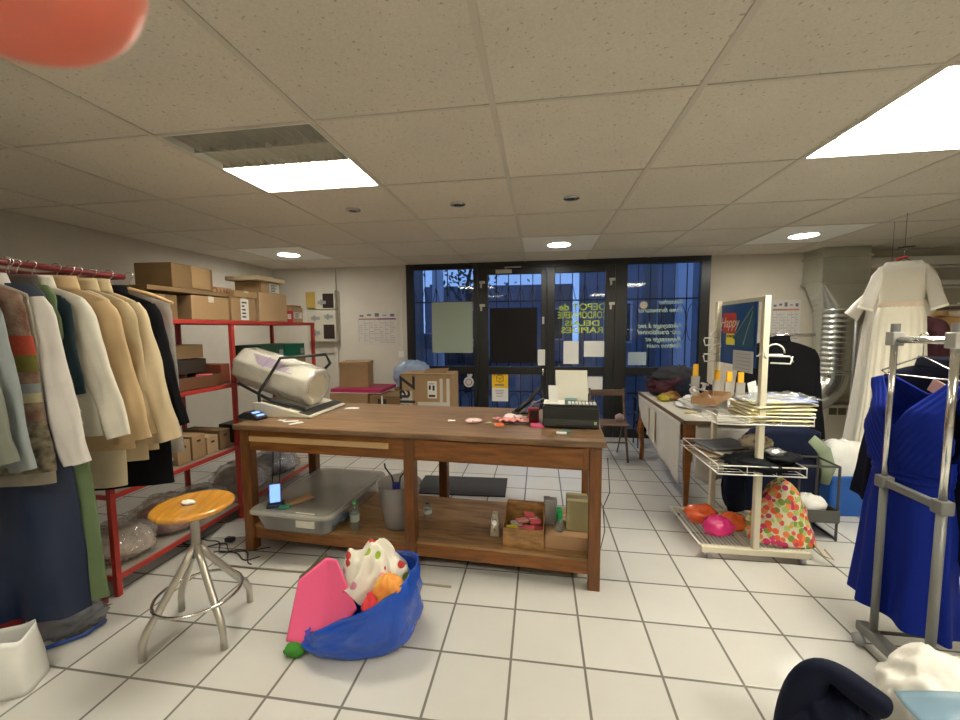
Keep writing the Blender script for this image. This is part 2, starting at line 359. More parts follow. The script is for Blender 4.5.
# security grille
def grille(label, x0, x1, hoops):
    y = YB+.28; g = thing('security_grille', label, 'security grille', ((x0+x1)/2, y, -.05), group='iron grilles outside the shop front')
    xm = (x0+x1)/2; b = MB(); n = max(2, round((x1-x0)/.165))
    for i in range(n+1):
        x = x0+(x1-x0)*i/n-xm
        b.box(x-.006, x+.006, -.006, .006, 0, 2.85)
    for z in (.1, .62, 1.95, 2.8): b.box(x0-xm, x1-xm, -.008, .008, z-.01, z+.01)
    b.build('bars', black, g)
    s = MB()
    for i in range(n+1):
        x = x0+(x1-x0)*i/n-xm
        if hoops:
            for zc in (1.62, ):
                s.tube([(x+.08+.075*math.cos(t*PI/8), -.012, zc+.26*math.sin(t*PI/8)) for t in range(17)], .005, 5, cap=False)
        else:
            for q in (-1, 1): s.tube([(x, -.012, 2.18), (x+.02*q, -.012, 2.08), (x+.045*q, -.012, 1.96)], .005, 5)
        s.tube([(x+.08+.07*math.cos(t*PI/8), -.012, .45+.14*math.sin(t*PI/8)) for t in range(17)], .005, 5, cap=False)
    s.build('scrollwork', black if not hoops else mat('scroll_grey', (.10, .10, .11), .5), g)
grille('black iron security grille outside the left window', -1.88, -.84, False)
grille('black iron security grille outside the left glass door', -.80, .08, False)
grille('black iron security grille outside the right glass door', .12, .98, False)
grille('black iron security grille with oval hoops outside the right-hand window', 1.04, 2.16, True)
# ================================================================== LIGHTS
lit = mat('lit_tube', (1, .955, .82), emit=TUBE); spot_m = mat('lit_spot', (1, .95, .86), emit=SPOT)
louv = mat('louvre', (.50, .48, .41), .35, metal=.3)
def troffer(i, j, label, lits):
    x0 = CX0+i*CS+.014; x1 = CX0+(i+1)*CS-.014; y0 = CY0+j*CS+.01; y1 = CY0+(j+1)*CS-.01
    t = thing('ceiling_light', label, 'ceiling light', ((x0+x1)/2, (y0+y1)/2, H)); w = (x1-x0)/2; h = (y1-y0)/2
    MB().box(-w, w, -h, h, .12, .13).box(-w, -w+.006, -h, h, -.004, .12).box(w-.006, w, -h, h, -.004, .12).box(-w, w, -h, -h+.006, -.004, .12).box(-w, w, h-.006, h, -.004, .12).build('housing', paintwhite, t)
    for q, on in enumerate(lits):
        ya = -h+.01+q*h; yb = ya+h-.02
        if on:
            MB().box(-w+.012, w-.012, ya+.006, yb-.006, .014, .016).build('lit_diffuser', lit, t)
        for k in range(2):
            yy = ya+h*(.25+.5*k)
            MB().tube([(-w+.02, yy, .10), (w-.02, yy, .10)], .013, 10).build('tube_lamp', lit if on else paintwhite, t, smooth=True)
    b = MB(); n = 15
    for q, on in enumerate(lits):
        ya = -h+.01 if q == 0 else .008; yb = -.008 if q == 0 else h-.01; top = .013 if on else .05
        for k in range(1, n):
            x = -w+2*w*k/n; a_ = .003 if on else .006
            b.add([(x-a_, ya, top), (x+a_, ya, top), (x+.0012, ya, .002), (x-.0012, ya, .002), (x-a_, yb, top), (x+a_, yb, top), (x+.0012, yb, .002), (x-.0012, yb, .002)], [(0, 1, 2, 3), (4, 7, 6, 5), (0, 4, 5, 1), (1, 5, 6, 2), (2, 6, 7, 3), (3, 7, 4, 0)])
        y = (ya+yb)/2; b.box(-w+.01, w-.01, y-.003, y+.003, .002, top)
    b.box(-w+.007, w-.007, -.006, .006, .001, .11)
    b.build('louvre', louv, t)
troffer(-2, 0, 'square louvred ceiling light with only its far half lit', (0, 1))
troffer(2, 0, 'fully lit square louvred ceiling light at the right edge', (1, 1))
troffer(-2, -3, 'lit louvred ceiling light behind the camera on the left', (0, 1))
troffer(2, -3, 'lit louvred ceiling light behind the camera on the right', (1, 1))
smooth_m = mat('smooth_panel', (.90, .88, .83), .5)  # white panel, colour raised further to stand in for the downlight's spill
def downlight(i, label):
    x = CX0+(i+.5)*CS; y = CY0+3.5*CS; w = CS/2-.014
    t = thing('downlight', label, 'downlight', (x, y, H))
    MB().box(-w, w, -w, w, -.003, -.0006).build('panel', smooth_m, t)
    MB().lathe([(.118, -.004), (.14, -.004), (.138, -.016), (.12, -.012)], 32, cap=False).build('trim_ring', paintwhite, t, smooth=True)
    MB().lathe([(.0, -.006), (.12, -.006), (.12, -.011), (.0, -.020)], 32, cap=False).build('lit_lens', spot_m, t)
downlight(-4, 'lit round downlight in a white panel above the red shelves')
downlight(0, 'lit round downlight in a white panel above the shop door')
downlight(3, 'lit round downlight in a white panel above the duct')
for k, (x, y, lb) in enumerate(((-1.42, 2.96, 'small unlit recessed spot left of the other two'), (-.60, 2.96, 'small unlit recessed spot, middle one of the row of three'), (.22, 2.96, 'small unlit recessed spot, right one of the row of three'))):
    t = thing('recessed_spot', lb, 'ceiling spot', (x, y, H), group='small unlit ceiling spots')
    MB().lathe([(.030, -.002), (.058, -.001), (.056, -.008), (.032, -.010)], 24, cap=False).build('trim_ring', chrome, t, smooth=True)
    MB().lathe([(.0, -.006), (.031, -.005), (.031, -.002), (0, -.002)], 20, cap=False).build('lens', mat('spot_lens', (.06, .05, .06), .1), t)
# ================================================================== RED SHELVING (left)
deck_m = mat('shelf_deck', (.40, .37, .32), .5, metal=.2)
LV = (.12, .59, 1.09, 1.575)
def shelf_unit(y0, y1, levels, label, near=True):
    XF, XB = -2.36, -2.83
    t = thing('shelving_unit', label, 'shelving', ((XF+XB)/2, (y0+y1)/2, 0)); w = (XF-XB)/2; h = (y1-y0)/2
    for sx_ in (-w, w):
        for sy_ in ((-h+.016, h-.016) if near else (h-.016,)):
            MB().box(sx_-.015, sx_+.015, sy_-.015, sy_+.015, 0.001, 1.58 if levels[-1] > 1.5 else 1.2).build('post', redm, t, bevel=.003)
    for z in levels:
        s = MB().box(-w-.018, -w+.0, -h, h, z-.026, z+.003).box(w, w+.018, -h, h, z-.026, z+.003).box(-w, w, -h, -h+.012, z-.026, z+.003).box(-w, w, h-.012, h, z-.026, z+.003).build('shelf_rim', redm, t, bevel=.003)
        MB().box(-w, w, -h+.012, h-.012, z-.008, z).build('shelf', deck_m, s)
    return t
shelf_unit(1.81, 2.79, LV, 'red metal shelving bay between the hanging clothes and the table')
shelf_unit(2.791, 3.91, LV, 'red metal shelving bay behind the wrapped roll, farther from the camera', near=False)
def carton(name, label, x, y, z, sx_, sy_, sz, m=card, rz=0, group=None, cat='box', tapem=tape, flaps=False, lid=False, paper=None, cut=None):
    t = thing(name, label, cat, (x, y, z+.001), rz, group)
    b = MB().box(-sx_/2, sx_/2, -sy_/2, sy_/2, 0, sz)
    b.build('carton_body', m, t, bevel=.004)
    if lid: MB().box(-sx_/2-.006, sx_/2+.006, -sy_/2-.006, sy_/2+.006, sz-.05, sz+.004).build('lid', m, t, bevel=.003)
    elif tapem: MB().box(-sx_/2-.001, sx_/2+.001, -.025, .025, sz-.0, sz+.0012).box(sx_/2, sx_/2+.0012, -.025, .025, sz*.75, sz).box(-sx_/2-.0012, -sx_/2, -.025, .025, sz*.75, sz).build('tape_strip', tapem, t)
    if flaps:
        MB().add([(-sx_/2, -sy_/2, sz), (sx_/2, -sy_/2, sz), (sx_/2+.01, -sy_/2-.10, sz+.05), (-sx_/2, -sy_/2-.10, sz+.05)], [(0, 1, 2, 3)]).add([(sx_/2, -sy_/2, sz), (sx_/2, sy_/2, sz), (sx_/2+.09, sy_/2, sz+.07), (sx_/2+.09, -sy_/2, sz+.06)], [(0, 1, 2, 3)]).build('flap', m, t, solid=.004)
    if paper:
        for (ax, u0_, u1_, z0, z1) in paper:
            if ax == 'x': q = MB().box(sx_/2+.001, sx_/2+.002, u0_, u1_, z0, z1)
            else: q = MB().box(u0_, u1_, -sy_/2-.002, -sy_/2-.001, z0, z1)
            lb = q.build('paper_label', white, t)
            n = MB(); rr = random.Random(int(abs(x*100)))
            for k in range(5):
                zz = z0+(z1-z0)*(.12+.17*k); a = u0_+(u1_-u0_)*.15; c = u0_+(u1_-u0_)*rr.uniform(.45, .85)
                if ax == 'x': n.box(sx_/2+.0021, sx_/2+.0026, a, c, zz, zz+(z1-z0)*.07)
                else: n.box(a, c, -sy_/2-.0026, -sy_/2-.0021, zz, zz+(z1-z0)*.07)
            n.build('label_print', ink, lb)
    return t
T = 1.579
wrapm = glassy('cling_wrap', (.8, .78, .72), .08, .72, bump=.5)
carton('cardboard_box', 'wide carton under clear wrap at the near end of the top shelf', -2.58, 2.63, T, .38, .34, .17, card, tapem=ctape)
carton('cardboard_box', 'small carton standing on the near end of the top shelf beside the hanging clothes', -2.62, 2.27, T, .40, .22, .16, card2)
carton('flat_carton', 'thin flat folded carton lying beneath the large box on top', -2.60, 2.47, T+.178, .44, .66, .03, card2, tapem=None)
big = carton('cardboard_box', 'large brown carton, highest on the near part of the top shelf', -2.56, 2.52, T+.212, .27, .36, .165, card2, rz=.06)
MB().box(.136, .139, -.02, .15, .01, .16).build('tape_strip', tape, big)
oz = carton('long_flat_carton', 'long narrow carton with dark letters, lying behind the largest box', -2.52, 2.83, T+.190, .09, .22, .07, card3, tapem=None)
text('lettering', 'O i LY', mat('red_ink', (.25, .04, .03), .7), (.047, 0, .036), .07, (PI/2, 0, PI/2), oz)
carton('cardboard_box', 'tape-covered carton with a tall white label, middle of the top shelf', -2.56, 2.96, T, .34, .27, .185, card, tapem=ctape, paper=[('x', -.04, .05, .005, .175)])
carton('cardboard_box', 'shallow taped carton resting on the one with the tall white label', -2.56, 3.00, T+.187, .33, .25, .055, card, tapem=ctape)
carton('cardboard_box', 'dark shallow carton wedged behind the taped ones on the top shelf', -2.72, 2.80, T+.001, .16, .08, .22, card2, tapem=None)
carton('cardboard_box', 'tall plain tan carton on the middle of the top shelf', -2.54, 3.32, T, .32, .38, .25, card3, tapem=None)
carton('cardboard_box', 'small lidded carton on top of the tall tan carton', -2.55, 3.35, T+.252, .26, .26, .10, card3, tapem=None, paper=[('x', -.03, .11, .01, .09)])
carton('flat_box', 'pale flat box lid, topmost above the tall tan carton', -2.53, 3.30, T+.354, .32, .36, .035, mat('pale_board', (.62, .52, .36), .7), tapem=None)
sm = carton('cardboard_box', 'small beige carton with a printed label at the far end of the top shelf', -2.55, 3.77, T, .22, .17, .15, card3, tapem=None, paper=[('x', -.07, .07, .04, .10)], cat='box')
carton('flat_box', 'thin tan lid on the small labelled carton at the far shelf end', -2.55, 3.77, T+.152, .20, .16, .02, card, tapem=None)
tag(MB().box(-.025, .025, -.01, .01, 0, .11).box(-.02, .02, -.012, -.0101, .03, .08, 1).build('small_packet', [mat('red_plastic', (.6, .03, .04), .3), white], loc=(-2.44, 3.64, T+.001), bevel=.003), 'little red packet between two cartons on the top shelf', 'packet')
# second level: 1.09
T = 1.094
dk = mat('drawer_dark', (.035, .025, .02), .5); brn = mat('brown_board', (.13, .055, .025), .6)
carton('cardboard_box', 'tan carton on top of the dark tray, second shelf from the top', -2.63, 2.48, T+.205, .28, .32, .10, card2, tapem=None)
def tray(label, x, y, z, sx_, sy_, sz, m, fill, seed):
    t = thing('open_tray', label, 'tray', (x, y, z+.001)); a, b = sx_/2, sy_/2
    MB().box(-a, a, -b, b, 0, .006).box(-a, -a+.006, -b, b, .006, sz).box(a-.006, a, -b, b, .006, sz).box(-a, a, -b, -b+.006, .006, sz).box(-a, a, b-.006, b, .006, sz).build('tray_body', m, t, bevel=.001)
    rr = random.Random(seed)
    for k in range(9):
        c = fill[k % len(fill)]; px_, py_ = rr.uniform(-a+.06, a-.06), rr.uniform(-b+.05, b-.05)
        o = MB().box(-.05, .05, -.018, .018, 0, .012+rr.random()*.01).build('packet', c, bevel=.002, loc=(x+px_, y+py_, z+sz*.35+.017*k/2), rot=(rr.uniform(-.15, .15), rr.uniform(-.2, .2), rr.uniform(-1.4, 1.4)))
        tag(o, 'small coloured packet in the '+label.split(',')[0], 'packet', 'packets in the '+label.split(',')[0])
red_p = mat('red_plastic'); pinkp = mat('pink_card', (.75, .14, .17), .5)
tray('dark tray, second shelf from the top', -2.63, 2.47, T+.10, .30, .36, .10, dk, [red_p, dk, brn], 3)
tray('brown wooden tray beneath the dark one, second shelf from the top', -2.57, 2.46, T, .40, .42, .085, brn, [white, pinkp, red_p, white], 5)
carton('brown_box', 'reddish brown box right of the stacked trays on the second shelf', -2.55, 2.74, T, .30, .09, .15, mat('red_brown', (.2, .05, .025), .6), tapem=None)
grn = mat('dark_green_binder', (.0, .10, .05), .4); grn2 = mat('darker_green', (.015, .06, .03), .5)
carton('cardboard_box', 'brown carton under the green box files, mostly behind the wrapped roll', -2.60, 3.55, T, .34, .62, .14, card2)
for q, (y, m, lb) in enumerate(((3.36, grn2, 'dark green box file at left on the second shelf, with a grey end label'), (3.70, grn, 'bright green box file at right on the second shelf'))):
    t = thing('box_file', lb, 'box file', (-2.58, y, T+.143))
    MB().box(-.14, .14, -.165, .165, 0, .13).build('case', m, t, bevel=.004)
    MB().box(.1405, .1415, .09, .15, .02, .08).build('end_label', greyp, t)
# third level .59
T = .594
for q, (y, sy_, h, m, lb) in enumerate(((2.33, .10, .16, card, 'narrow carton with a handle hole on the third shelf'), (2.45, .11, .17, card, 'second narrow carton on the third shelf, next to the one with the handle hole'), (2.57, .10, .13, card3, 'low open carton on the third shelf'), (2.69, .10, .15, card2, 'dark narrow carton at the end of the third shelf'))):
    t = carton('narrow_carton', lb, -2.55, y, T, .32, sy_, h, m, tapem=None)
    MB().box(.1605, .1612, -.015, .015, h-.05, h-.035).build('handle_hole', ink, t)
tag(heap(.14, .13, .07, 3, .2, 2, .2).build('plastic_bag', mat('pale_blue_plastic', (.50, .60, .58), .3, bump=.2), loc=(-2.5, 2.14, T), smooth=True), 'pale blue crumpled plastic bag on the third shelf beside the narrow cartons', 'plastic bag')
carton('dark_box', 'dark grey box poking out at the far end of the third shelf', -2.42, 2.93, T+.001, .30, .20, .15, mat('dark_grey_box', (.05, .05, .05), .5), tapem=None)
tag(MB().box(-.12, .12, -.1, .1, 0, .02).build('papers', white, loc=(-2.45, 3.2, T+.001), rot=(0, 0, .4)), 'loose white papers on the third shelf of the farther bay', 'paper')
# bottom level .12 : plastic wrapped goods
clearp = glassy('clear_plastic', (.85, .84, .80), .10, .74, f0=.10, bump=.5, bscale=10)
clothgrey = mat('cloth_grey', (.32, .30, .27), .9, var=.3, vscale=9); 
for q, (y, rx, ry, rz_, lb, inner) in enumerate(((2.02, .21, .17, .12, 'clear plastic bag of folded cloth at the near end of the bottom shelf', (.50, .40, .33)), (2.36, .22, .18, .13, 'clear plastic bag of grey and pink cloth, middle of the near bottom shelf', (.55, .30, .28)), (2.64, .20, .13, .11, 'clear plastic bag with green cloth at the far end of the near bottom shelf', (.35, .45, .4)), (3.05, .22, .2, .14, 'plastic-wrapped bundle on the bottom shelf, seen under the table', (.5, .45, .42)), (3.5, .22, .2, .12, 'second plastic-wrapped bundle on the bottom shelf, farther back', (.3, .3, .36)))):
    t = thing('wrapped_bundle', lb, 'bag', (-2.58, y, .122))
    heap(rx*.9, ry*.9, rz_*.8, q+11, .10, 1.6, .10).build('folded_cloth', mat('cloth_in_bag_%d' % q, inner, .9, var=.35, vscale=12), t, smooth=True)
    heap(rx, ry, rz_, q+21, .12, 2.2, .14).build('plastic_wrap', clearp, t, smooth=True)
# ================================================================== RED CLOTHES RAIL
RX, RZ_ = -2.28, 1.80
t = thing('clothes_rail', 'red tubular double clothes rail along the left wall', 'clothes rail', (RX-.175, 1.5, 0))
for x, nm in ((.175, 'front_bar'), (-.175, 'rear_bar')):
    MB().tube([(x, -.9, RZ_), (x, .42, RZ_)], .015, 12).build(nm, reddark, t, smooth=True)
MB().tube([(-.175, .42, RZ_), (.175, .42, RZ_)], .014, 10).tube([(-.12, .25, RZ_), (-.12, .25, .02)], .016, 10).box(-.2, .1, .23, .27, 0.001, .03).tube([(-.175, .25, RZ_), (.175, .25, RZ_)], .012, 10).build('end_frame', reddark, t)
MB().tube([(-.175, -.9, RZ_), (.175, -.9, RZ_)], .014, 10).tube([(0, -.9, RZ_), (0, -.9, .02)], .016, 10).box(-.2, .2, -.92, -.88, 0.001, .03).build('end_frame', reddark, t)
b = MB()
for k in range(26): b.tube([(.175, -.1+.031*k, RZ_+.015), (.175, -.1+.031*k+.010, RZ_+.017)], .006, 6)
def hook(mb, x, y, z, drop=.075):
    pts = [(x+.018*math.cos(a), y, z-.004+.018*math.sin(a)) for a in [PI*.0+PI*k/8*1.1 for k in range(9)]]
    mb.tube(pts[::-1]+[(x+.018, y, z-.01), (x, y, z-.035), (x, y, z-drop)], .0022, 6)
def hanger(name, label, x, y, z, m, hw=.2, group=None, rz=0, shape='wire'):
    """z = centre of the bar it hangs on"""
    t = thing(name, label, 'hanger', (x, y, z), rz, group)
    h = MB(); hook(h, 0, 0, .0, .09); h.build('hook', chrome if shape != 'white' else m, t, smooth=True)
    a = MB()
    if shape == 'wood':
        a.tube([(-hw, 0, -.155), (-hw*.5, 0, -.11), (0, 0, -.08), (hw*.5, 0, -.11), (hw, 0, -.155)], [.008, .012, .013, .012, .008], 8)
    else:
        a.tube([(-hw, 0, -.165), (0, 0, -.085), (hw, 0, -.165), (hw-.02, 0, -.178), (-hw+.02, 0, -.178), (-hw, 0, -.165)], .0035, 6)
    a.build('arms', m, t, smooth=True)
    return t
def garment(name, label, cat, x, y, z, m, hw=.215, drop=.05, length=.9, hem=.24, hd=.016, sleeve=None, amp=.008, k=26, seed=1, rz=0, collar=None, neck=.07, waist=None, buttons=None, band=None, sl_sides=(1, -1), solid_neck=True, hemwave=0, nz=46, nx=64):
    t = thing(name, label, cat, (x, y, z), rz)
    rr = random.Random(seed)
    def prof(s):                      # s 0..1 from neck to hem -> (z, halfwidth, halfdepth)
        if s < .12:
            q = s/.12; return (-drop*q**1.3, neck+(hw-neck)*q, .012+(hd-.012)*q)
        q = (s-.12)/.88; w = hw+(hem-hw)*q**.9
        if waist: w -= (hw-waist)*math.exp(-((q*length-.36)/.11)**2)
        if q < .06: w -= .012*q/.06
        return (-drop-(length-drop)*q, w, hd*(1+.35*q))
    def fn(u, v):
        zz, w, d = prof(v); a = 2*PI*u; c, s_ = math.cos(a), math.sin(a)
        xx = w*math.copysign(abs(c)**.75, c); yy = d*math.copysign(abs(s_)**.7, s_)
        q = max(0, (v-.15)/.85); A = amp*(q**.8)
        yy += A*math.sin(k*xx+seed*2.1+2.0*noise.noise(Vector((xx*6, q*2.5, seed)))) + A*.7*noise.noise(Vector((xx*14, q*4, seed*3)))
        xx += .006*q*math.sin(q*9+seed)
        if v > .98 and hemwave: zz += hemwave*math.sin(k*.6*xx+seed)
        return (xx, yy, zz)
    mb = MB(); mb.grid(fn, nx, nz, closed=True)
    mb.build('bodice' if waist else 'body', m, t, smooth=True, solid=0)
    if sleeve:
        L, r0_, r1_, splay = sleeve
        for sg in sl_sides:
            pts = []; rs = []; N = 16
            for i in range(N+1):
                q = i/N
                pts.append((sg*(hw-r0_*.55+splay*q**1.15), .006*math.sin(q*5+seed)-.004, -drop*.75-.02-L*q))
                rs.append((r0_+(r1_-r0_)*q)*(1+.035*math.sin(q*19+seed)*(1-q))*(.62 if i == 0 else .9 if i == 1 else 1))
            n_ = 28; sl = MB().tube(pts, rs, n_, flat=.42, up=(1, 0, 0))
            for vi, vv in enumerate(sl.v):
                q = (vi//n_)/N; a = 2*PI*(vi % n_)/n_; c0_ = pts[vi//n_]
                f_ = 1+min(1, q*3)*(.07*math.sin(3*a+3*q+seed)+.05*math.sin(7*a+seed*2+2*q)+.10*noise.noise(Vector((math.cos(a)*1.5, q*9, seed*2))))
                sl.v[vi] = (c0_[0]+(vv[0]-c0_[0])*(1+(f_-1)*.5), c0_[1]+(vv[1]-c0_[1])*(1+(f_-1)*2.2)+.007*min(1, q*3)*math.sin(vv[0]*60+q*5+seed), vv[2])
            s = sl.build('sleeve', m, t, smooth=True); s.modifiers.new('e', 'EDGE_SPLIT').split_angle = 1.0
    if collar:
        ch, cmt = collar
        MB().grid(lambda u, v: ((neck+.012*v)*math.cos(2*PI*u), (.028+.012*v)*math.sin(2*PI*u), .012+ch*(1-v)*1.0-.02*v), 24, 5, closed=True).build('collar', cmt, t, smooth=True, solid=.004)
    if buttons:
        n_, bm_ = buttons; b_ = MB()
        for i in range(n_):
            b_.lathe([(0, 0), (.008, 0), (.008, .004), (0, .005)], 10, M=Matrix.Translation((.03, -hd-.008, -.15-i*length*.8/n_)) @ Matrix.Rotation(PI/2, 4, 'X'))
        b_.build('buttons', bm_, t)
    if band:
        for (za, zb, bmat) in band:
            def fb(u, v, za=za, zb=zb):
                q = ((za+(zb-za)*v)-drop)/(length-drop); X_, Y_, Z_ = fn(u, .12+.88*max(q, 0))
                return (X_*1.012, Y_*1.04+(.003 if math.sin(2*PI*u) > 0 else -.003), Z_)
            MB().grid(fb, 64, 10, closed=True).build('colour_band', bmat, t, smooth=True)
    return t
def cloth(name, col, bump=.05, bscale=160, var=.06, rough=.9): return mat(name, col, rough, bump=bump, bscale=bscale, var=var, vscale=9)
c_greygreen = cloth('grey_green_wool', (.20, .21, .165)); c_greyblue = cloth('grey_blue_cotton', (.27, .30, .30)); c_knit = mat('patterned_knit', (.16, .07, .05), .95, bump=.5, bscale=60, var=.5, vscale=22, col2=(.30, .22, .16))
c_white = cloth('off_white_cotton', (.62, .58, .54)); c_grey = cloth('beige_grey_cloth', (.30, .27, .22)); c_brown = cloth('brown_cloth', (.09, .07, .06))
c_navy = cloth('navy_cloth', (.012, .018, .045)); c_green = cloth('sage_green_cloth', (.13, .18, .09)); c_ivory = cloth('ivory_cotton', (.66, .62, .53)); c_tan = cloth('tan_cloth', (.50, .36, .20)); c_sand = cloth('sand_gabardine', (.52, .42, .27)); c_khaki = cloth('khaki_gabardine', (.45, .36, .22)); c_black = cloth('black_cloth', (.0045, .0045, .006))
c_olive = cloth('olive_green_cloth', (.12, .14, .06))
GT = RZ_-.095
G = [  # name,label,cat,y,mat,kw
 ('long_dress', 'olive green long garment hanging at the left edge of the picture', 'dress', 1.40, c_olive, dict(length=1.12, hem=.15, hw=.13, seed=1)),
 ('wool_jacket', 'grey-green jacket nearest the camera on the red rail', 'jacket', 1.52, c_greygreen, dict(length=.98, sleeve=(.86, .075, .065, .12), collar=(.03, c_greygreen), seed=2)),
 ('green_tunic', 'sage green tunic hanging below the grey jackets at the left edge', 'tunic', 1.575, c_green, dict(length=1.15, hem=.17, hw=.16, seed=3)),
 ('cotton_blouse', 'shiny grey-blue blouse, second from the left on the red rail', 'blouse', 1.63, c_greyblue, dict(length=.95, sleeve=(.92, .07, .05, .10), collar=(.03, c_greyblue), seed=4)),
 ('knitted_jumper', 'brown jumper with red, olive and cream picture bands', 'jumper', 1.685, c_knit, dict(length=.93, hem=.285, hw=.225, collar=(.03, c_knit), seed=5, k=14, band=[(.22, .30, mat('knit_red', (.36, .06, .035), .9, bump=.4)), (.30, .37, mat('knit_olive', (.13, .12, .03), .9, bump=.4)), (.46, .50, mat('knit_cream', (.45, .40, .25), .9, bump=.4)), (.42, .46, mat('knit_grey', (.25, .28, .28), .9, bump=.4)), (.58, .80, mat('knit_scene', (.05, .05, .035), .9, bump=.4, var=.4, vscale=30, col2=(.30, .25, .17)))])),
 ('beige_coat', 'beige-grey coat whose hem shows just above the long navy dress', 'coat', 1.735, c_grey, dict(length=1.07, hem=.26, seed=6)),
 ('cotton_shirt', 'white shirt with long sleeves, just right of the patterned jumper', 'shirt', 1.80, c_white, dict(length=.92, sleeve=(.94, .072, .058, .15), collar=(.03, c_white), seed=7, hem=.25)),
 ('evening_dress', 'floor-length shiny navy dress with a green back layer', 'dress', 1.85, mat('navy_satin', (.004, .013, .045), .5), dict(length=1.66, hem=.285, seed=8, k=17, amp=.016, hd=.02)),
 ('long_lining', 'sage green layer hanging behind the long navy dress', 'dress', 1.915, c_green, dict(length=1.70, hem=.33, seed=9, k=12, amp=.008)),
 ('dark_pullover', 'dark brown top between the white shirt and the ruffled blouse', 'top', 1.955, c_brown, dict(length=.8, hem=.2, sleeve=(.45, .06, .05, .05), seed=10, collar=(.035, c_brown))),
 ('ruffled_blouse', 'ivory blouse with a row of small ruffles down the front', 'blouse', 2.00, c_ivory, dict(length=.88, sleeve=(.84, .07, .055, .17), collar=(.04, c_ivory), seed=11, hem=.26)),
 ('tan_coat', 'tan coat, left of the sand trench coat', 'coat', 2.06, c_tan, dict(length=.98, sleeve=(.88, .085, .07, .13), collar=(.05, c_tan), seed=12, hem=.30)),
 ('light_trousers', 'cream trousers hanging below the tan coat', 'trousers', 2.115, cloth('cream_cloth', (.55, .47, .33)), dict(length=1.22, hem=.20, hw=.18, seed=13)),
 ('trench_coat', 'large sand-coloured trench coat with its sleeve facing out', 'coat', 2.17, c_sand, dict(length=1.0, sleeve=(.90, .085, .072, .15), collar=(.055, c_khaki), seed=14, hem=.30, buttons=(4, c_khaki))),
 ('black_coat', 'black coat at the right end of the red rail', 'coat', 2.235, c_black, dict(length=1.25, hem=.285, sleeve=(.82, .08, .065, .15), collar=(.03, c_black), seed=15)),
]
NEWY = dict(long_dress=.98, wool_jacket=1.11, green_tunic=1.15, cotton_blouse=1.20, knitted_jumper=1.275, beige_coat=1.315, cotton_shirt=1.355, evening_dress=1.385, long_lining=1.435, dark_pullover=1.46, ruffled_blouse=1.515, tan_coat=1.61, light_trousers=1.665, trench_coat=1.765, black_coat=1.845)
G.insert(-1, ('khaki_jacket', 'khaki jacket showing between the tan coat and the trench coat', 'jacket', 1.97, c_khaki, dict(length=1.0, sleeve=(.8, .08, .07, .1), collar=(.05, c_khaki), seed=19, hem=.28)))
NEWY['khaki_jacket'] = 1.70
G.insert(4, ('patterned_shirt', 'dark green shirt, a thin strip right of the white long-sleeved shirt', 'shirt', 1.65, cloth('bottle_green', (.010, .020, .026)), dict(length=.8, sleeve=(.5, .06, .05, .05), seed=21)))
NEWY['patterned_shirt'] = 1.425
for q, (nm, lb, ct, y, m, kw) in enumerate(G):
    yy = NEWY[nm]; f = (.336+yy*.989)/(.336+(y*.86-.015)*.989); kw = dict(kw)
    kw['length'] = kw['length']*.88*f; kw['hem'] = kw.get('hem', .24)*.84; kw['hw'] = kw.get('hw', .215)*.88; kw['rz'] = .40+.05*math.sin(q*1.7); kw['hd'] = .014
    if nm == 'evening_dress': kw.update(length=1.48, hem=.165, hw=.11, amp=.026, k=24)
    if nm == 'long_lining': kw.update(length=1.455, hem=.205, hw=.10)
    if nm == 'dark_pullover': kw.update(hw=.15, hem=.15)
    if kw.get('sleeve'): a_, b_, c_, d_ = kw['sleeve']; kw['sleeve'] = (a_*.86*f, b_*1.0, c_*.92, d_*.8)
    if nm == 'trench_coat': kw['sleeve'] = kw['sleeve'][:2]+(.098,)+kw['sleeve'][3:]
    if nm == 'tan_coat': kw['sleeve'] = kw['sleeve'][:2]+(.088,)+kw['sleeve'][3:]
    garment(nm, lb, ct, RX+(.085 if nm in ('evening_dress', 'long_lining') else 0), yy, GT, m, **kw)
    w_ = lb.split(',')[0].split()
    hanger('clothes_hanger', 'hanger hooked over the red rail holding the '+' '.join(w_[:7]), RX, yy, RZ_+.012, [paintwhite, blackp][q % 2], .105, 'hangers on the red rail', rz=.42)
# ruffles on the blouse
ruf = [o for o in bpy.data.objects if o.name == 'ruffled_blouse'][0]
b = MB()
for k in range(14): b.add([(.12+.035*math.sin(k*2.2)*.2, -.03, -.12-.052*k), (.15, -.05, -.13-.052*k), (.165, -.035, -.165-.052*k), (.13, -.028, -.155-.052*k)], [(0, 1, 2, 3)])
b.build('ruffle', c_ivory, ruf, smooth=True, solid=.003)
# garment bag in clear plastic at the end of the rail
gb = garment('garment_bag', 'clear plastic garment cover between the black coat and the shelves', 'garment cover', RX-.02, 1.985, GT+.02, glassy('garment_plastic', (.6, .6, .58), .1, .5, bump=.5), hw=.18, length=.95, hem=.20, hd=.02, amp=.012, k=30, seed=17, rz=.45)
hanger('clothes_hanger', 'wooden hanger at the far right end of the red rail holding the plastic cover', RX, 1.95, RZ_+.016, lath, .2, shape='wood', rz=.45)
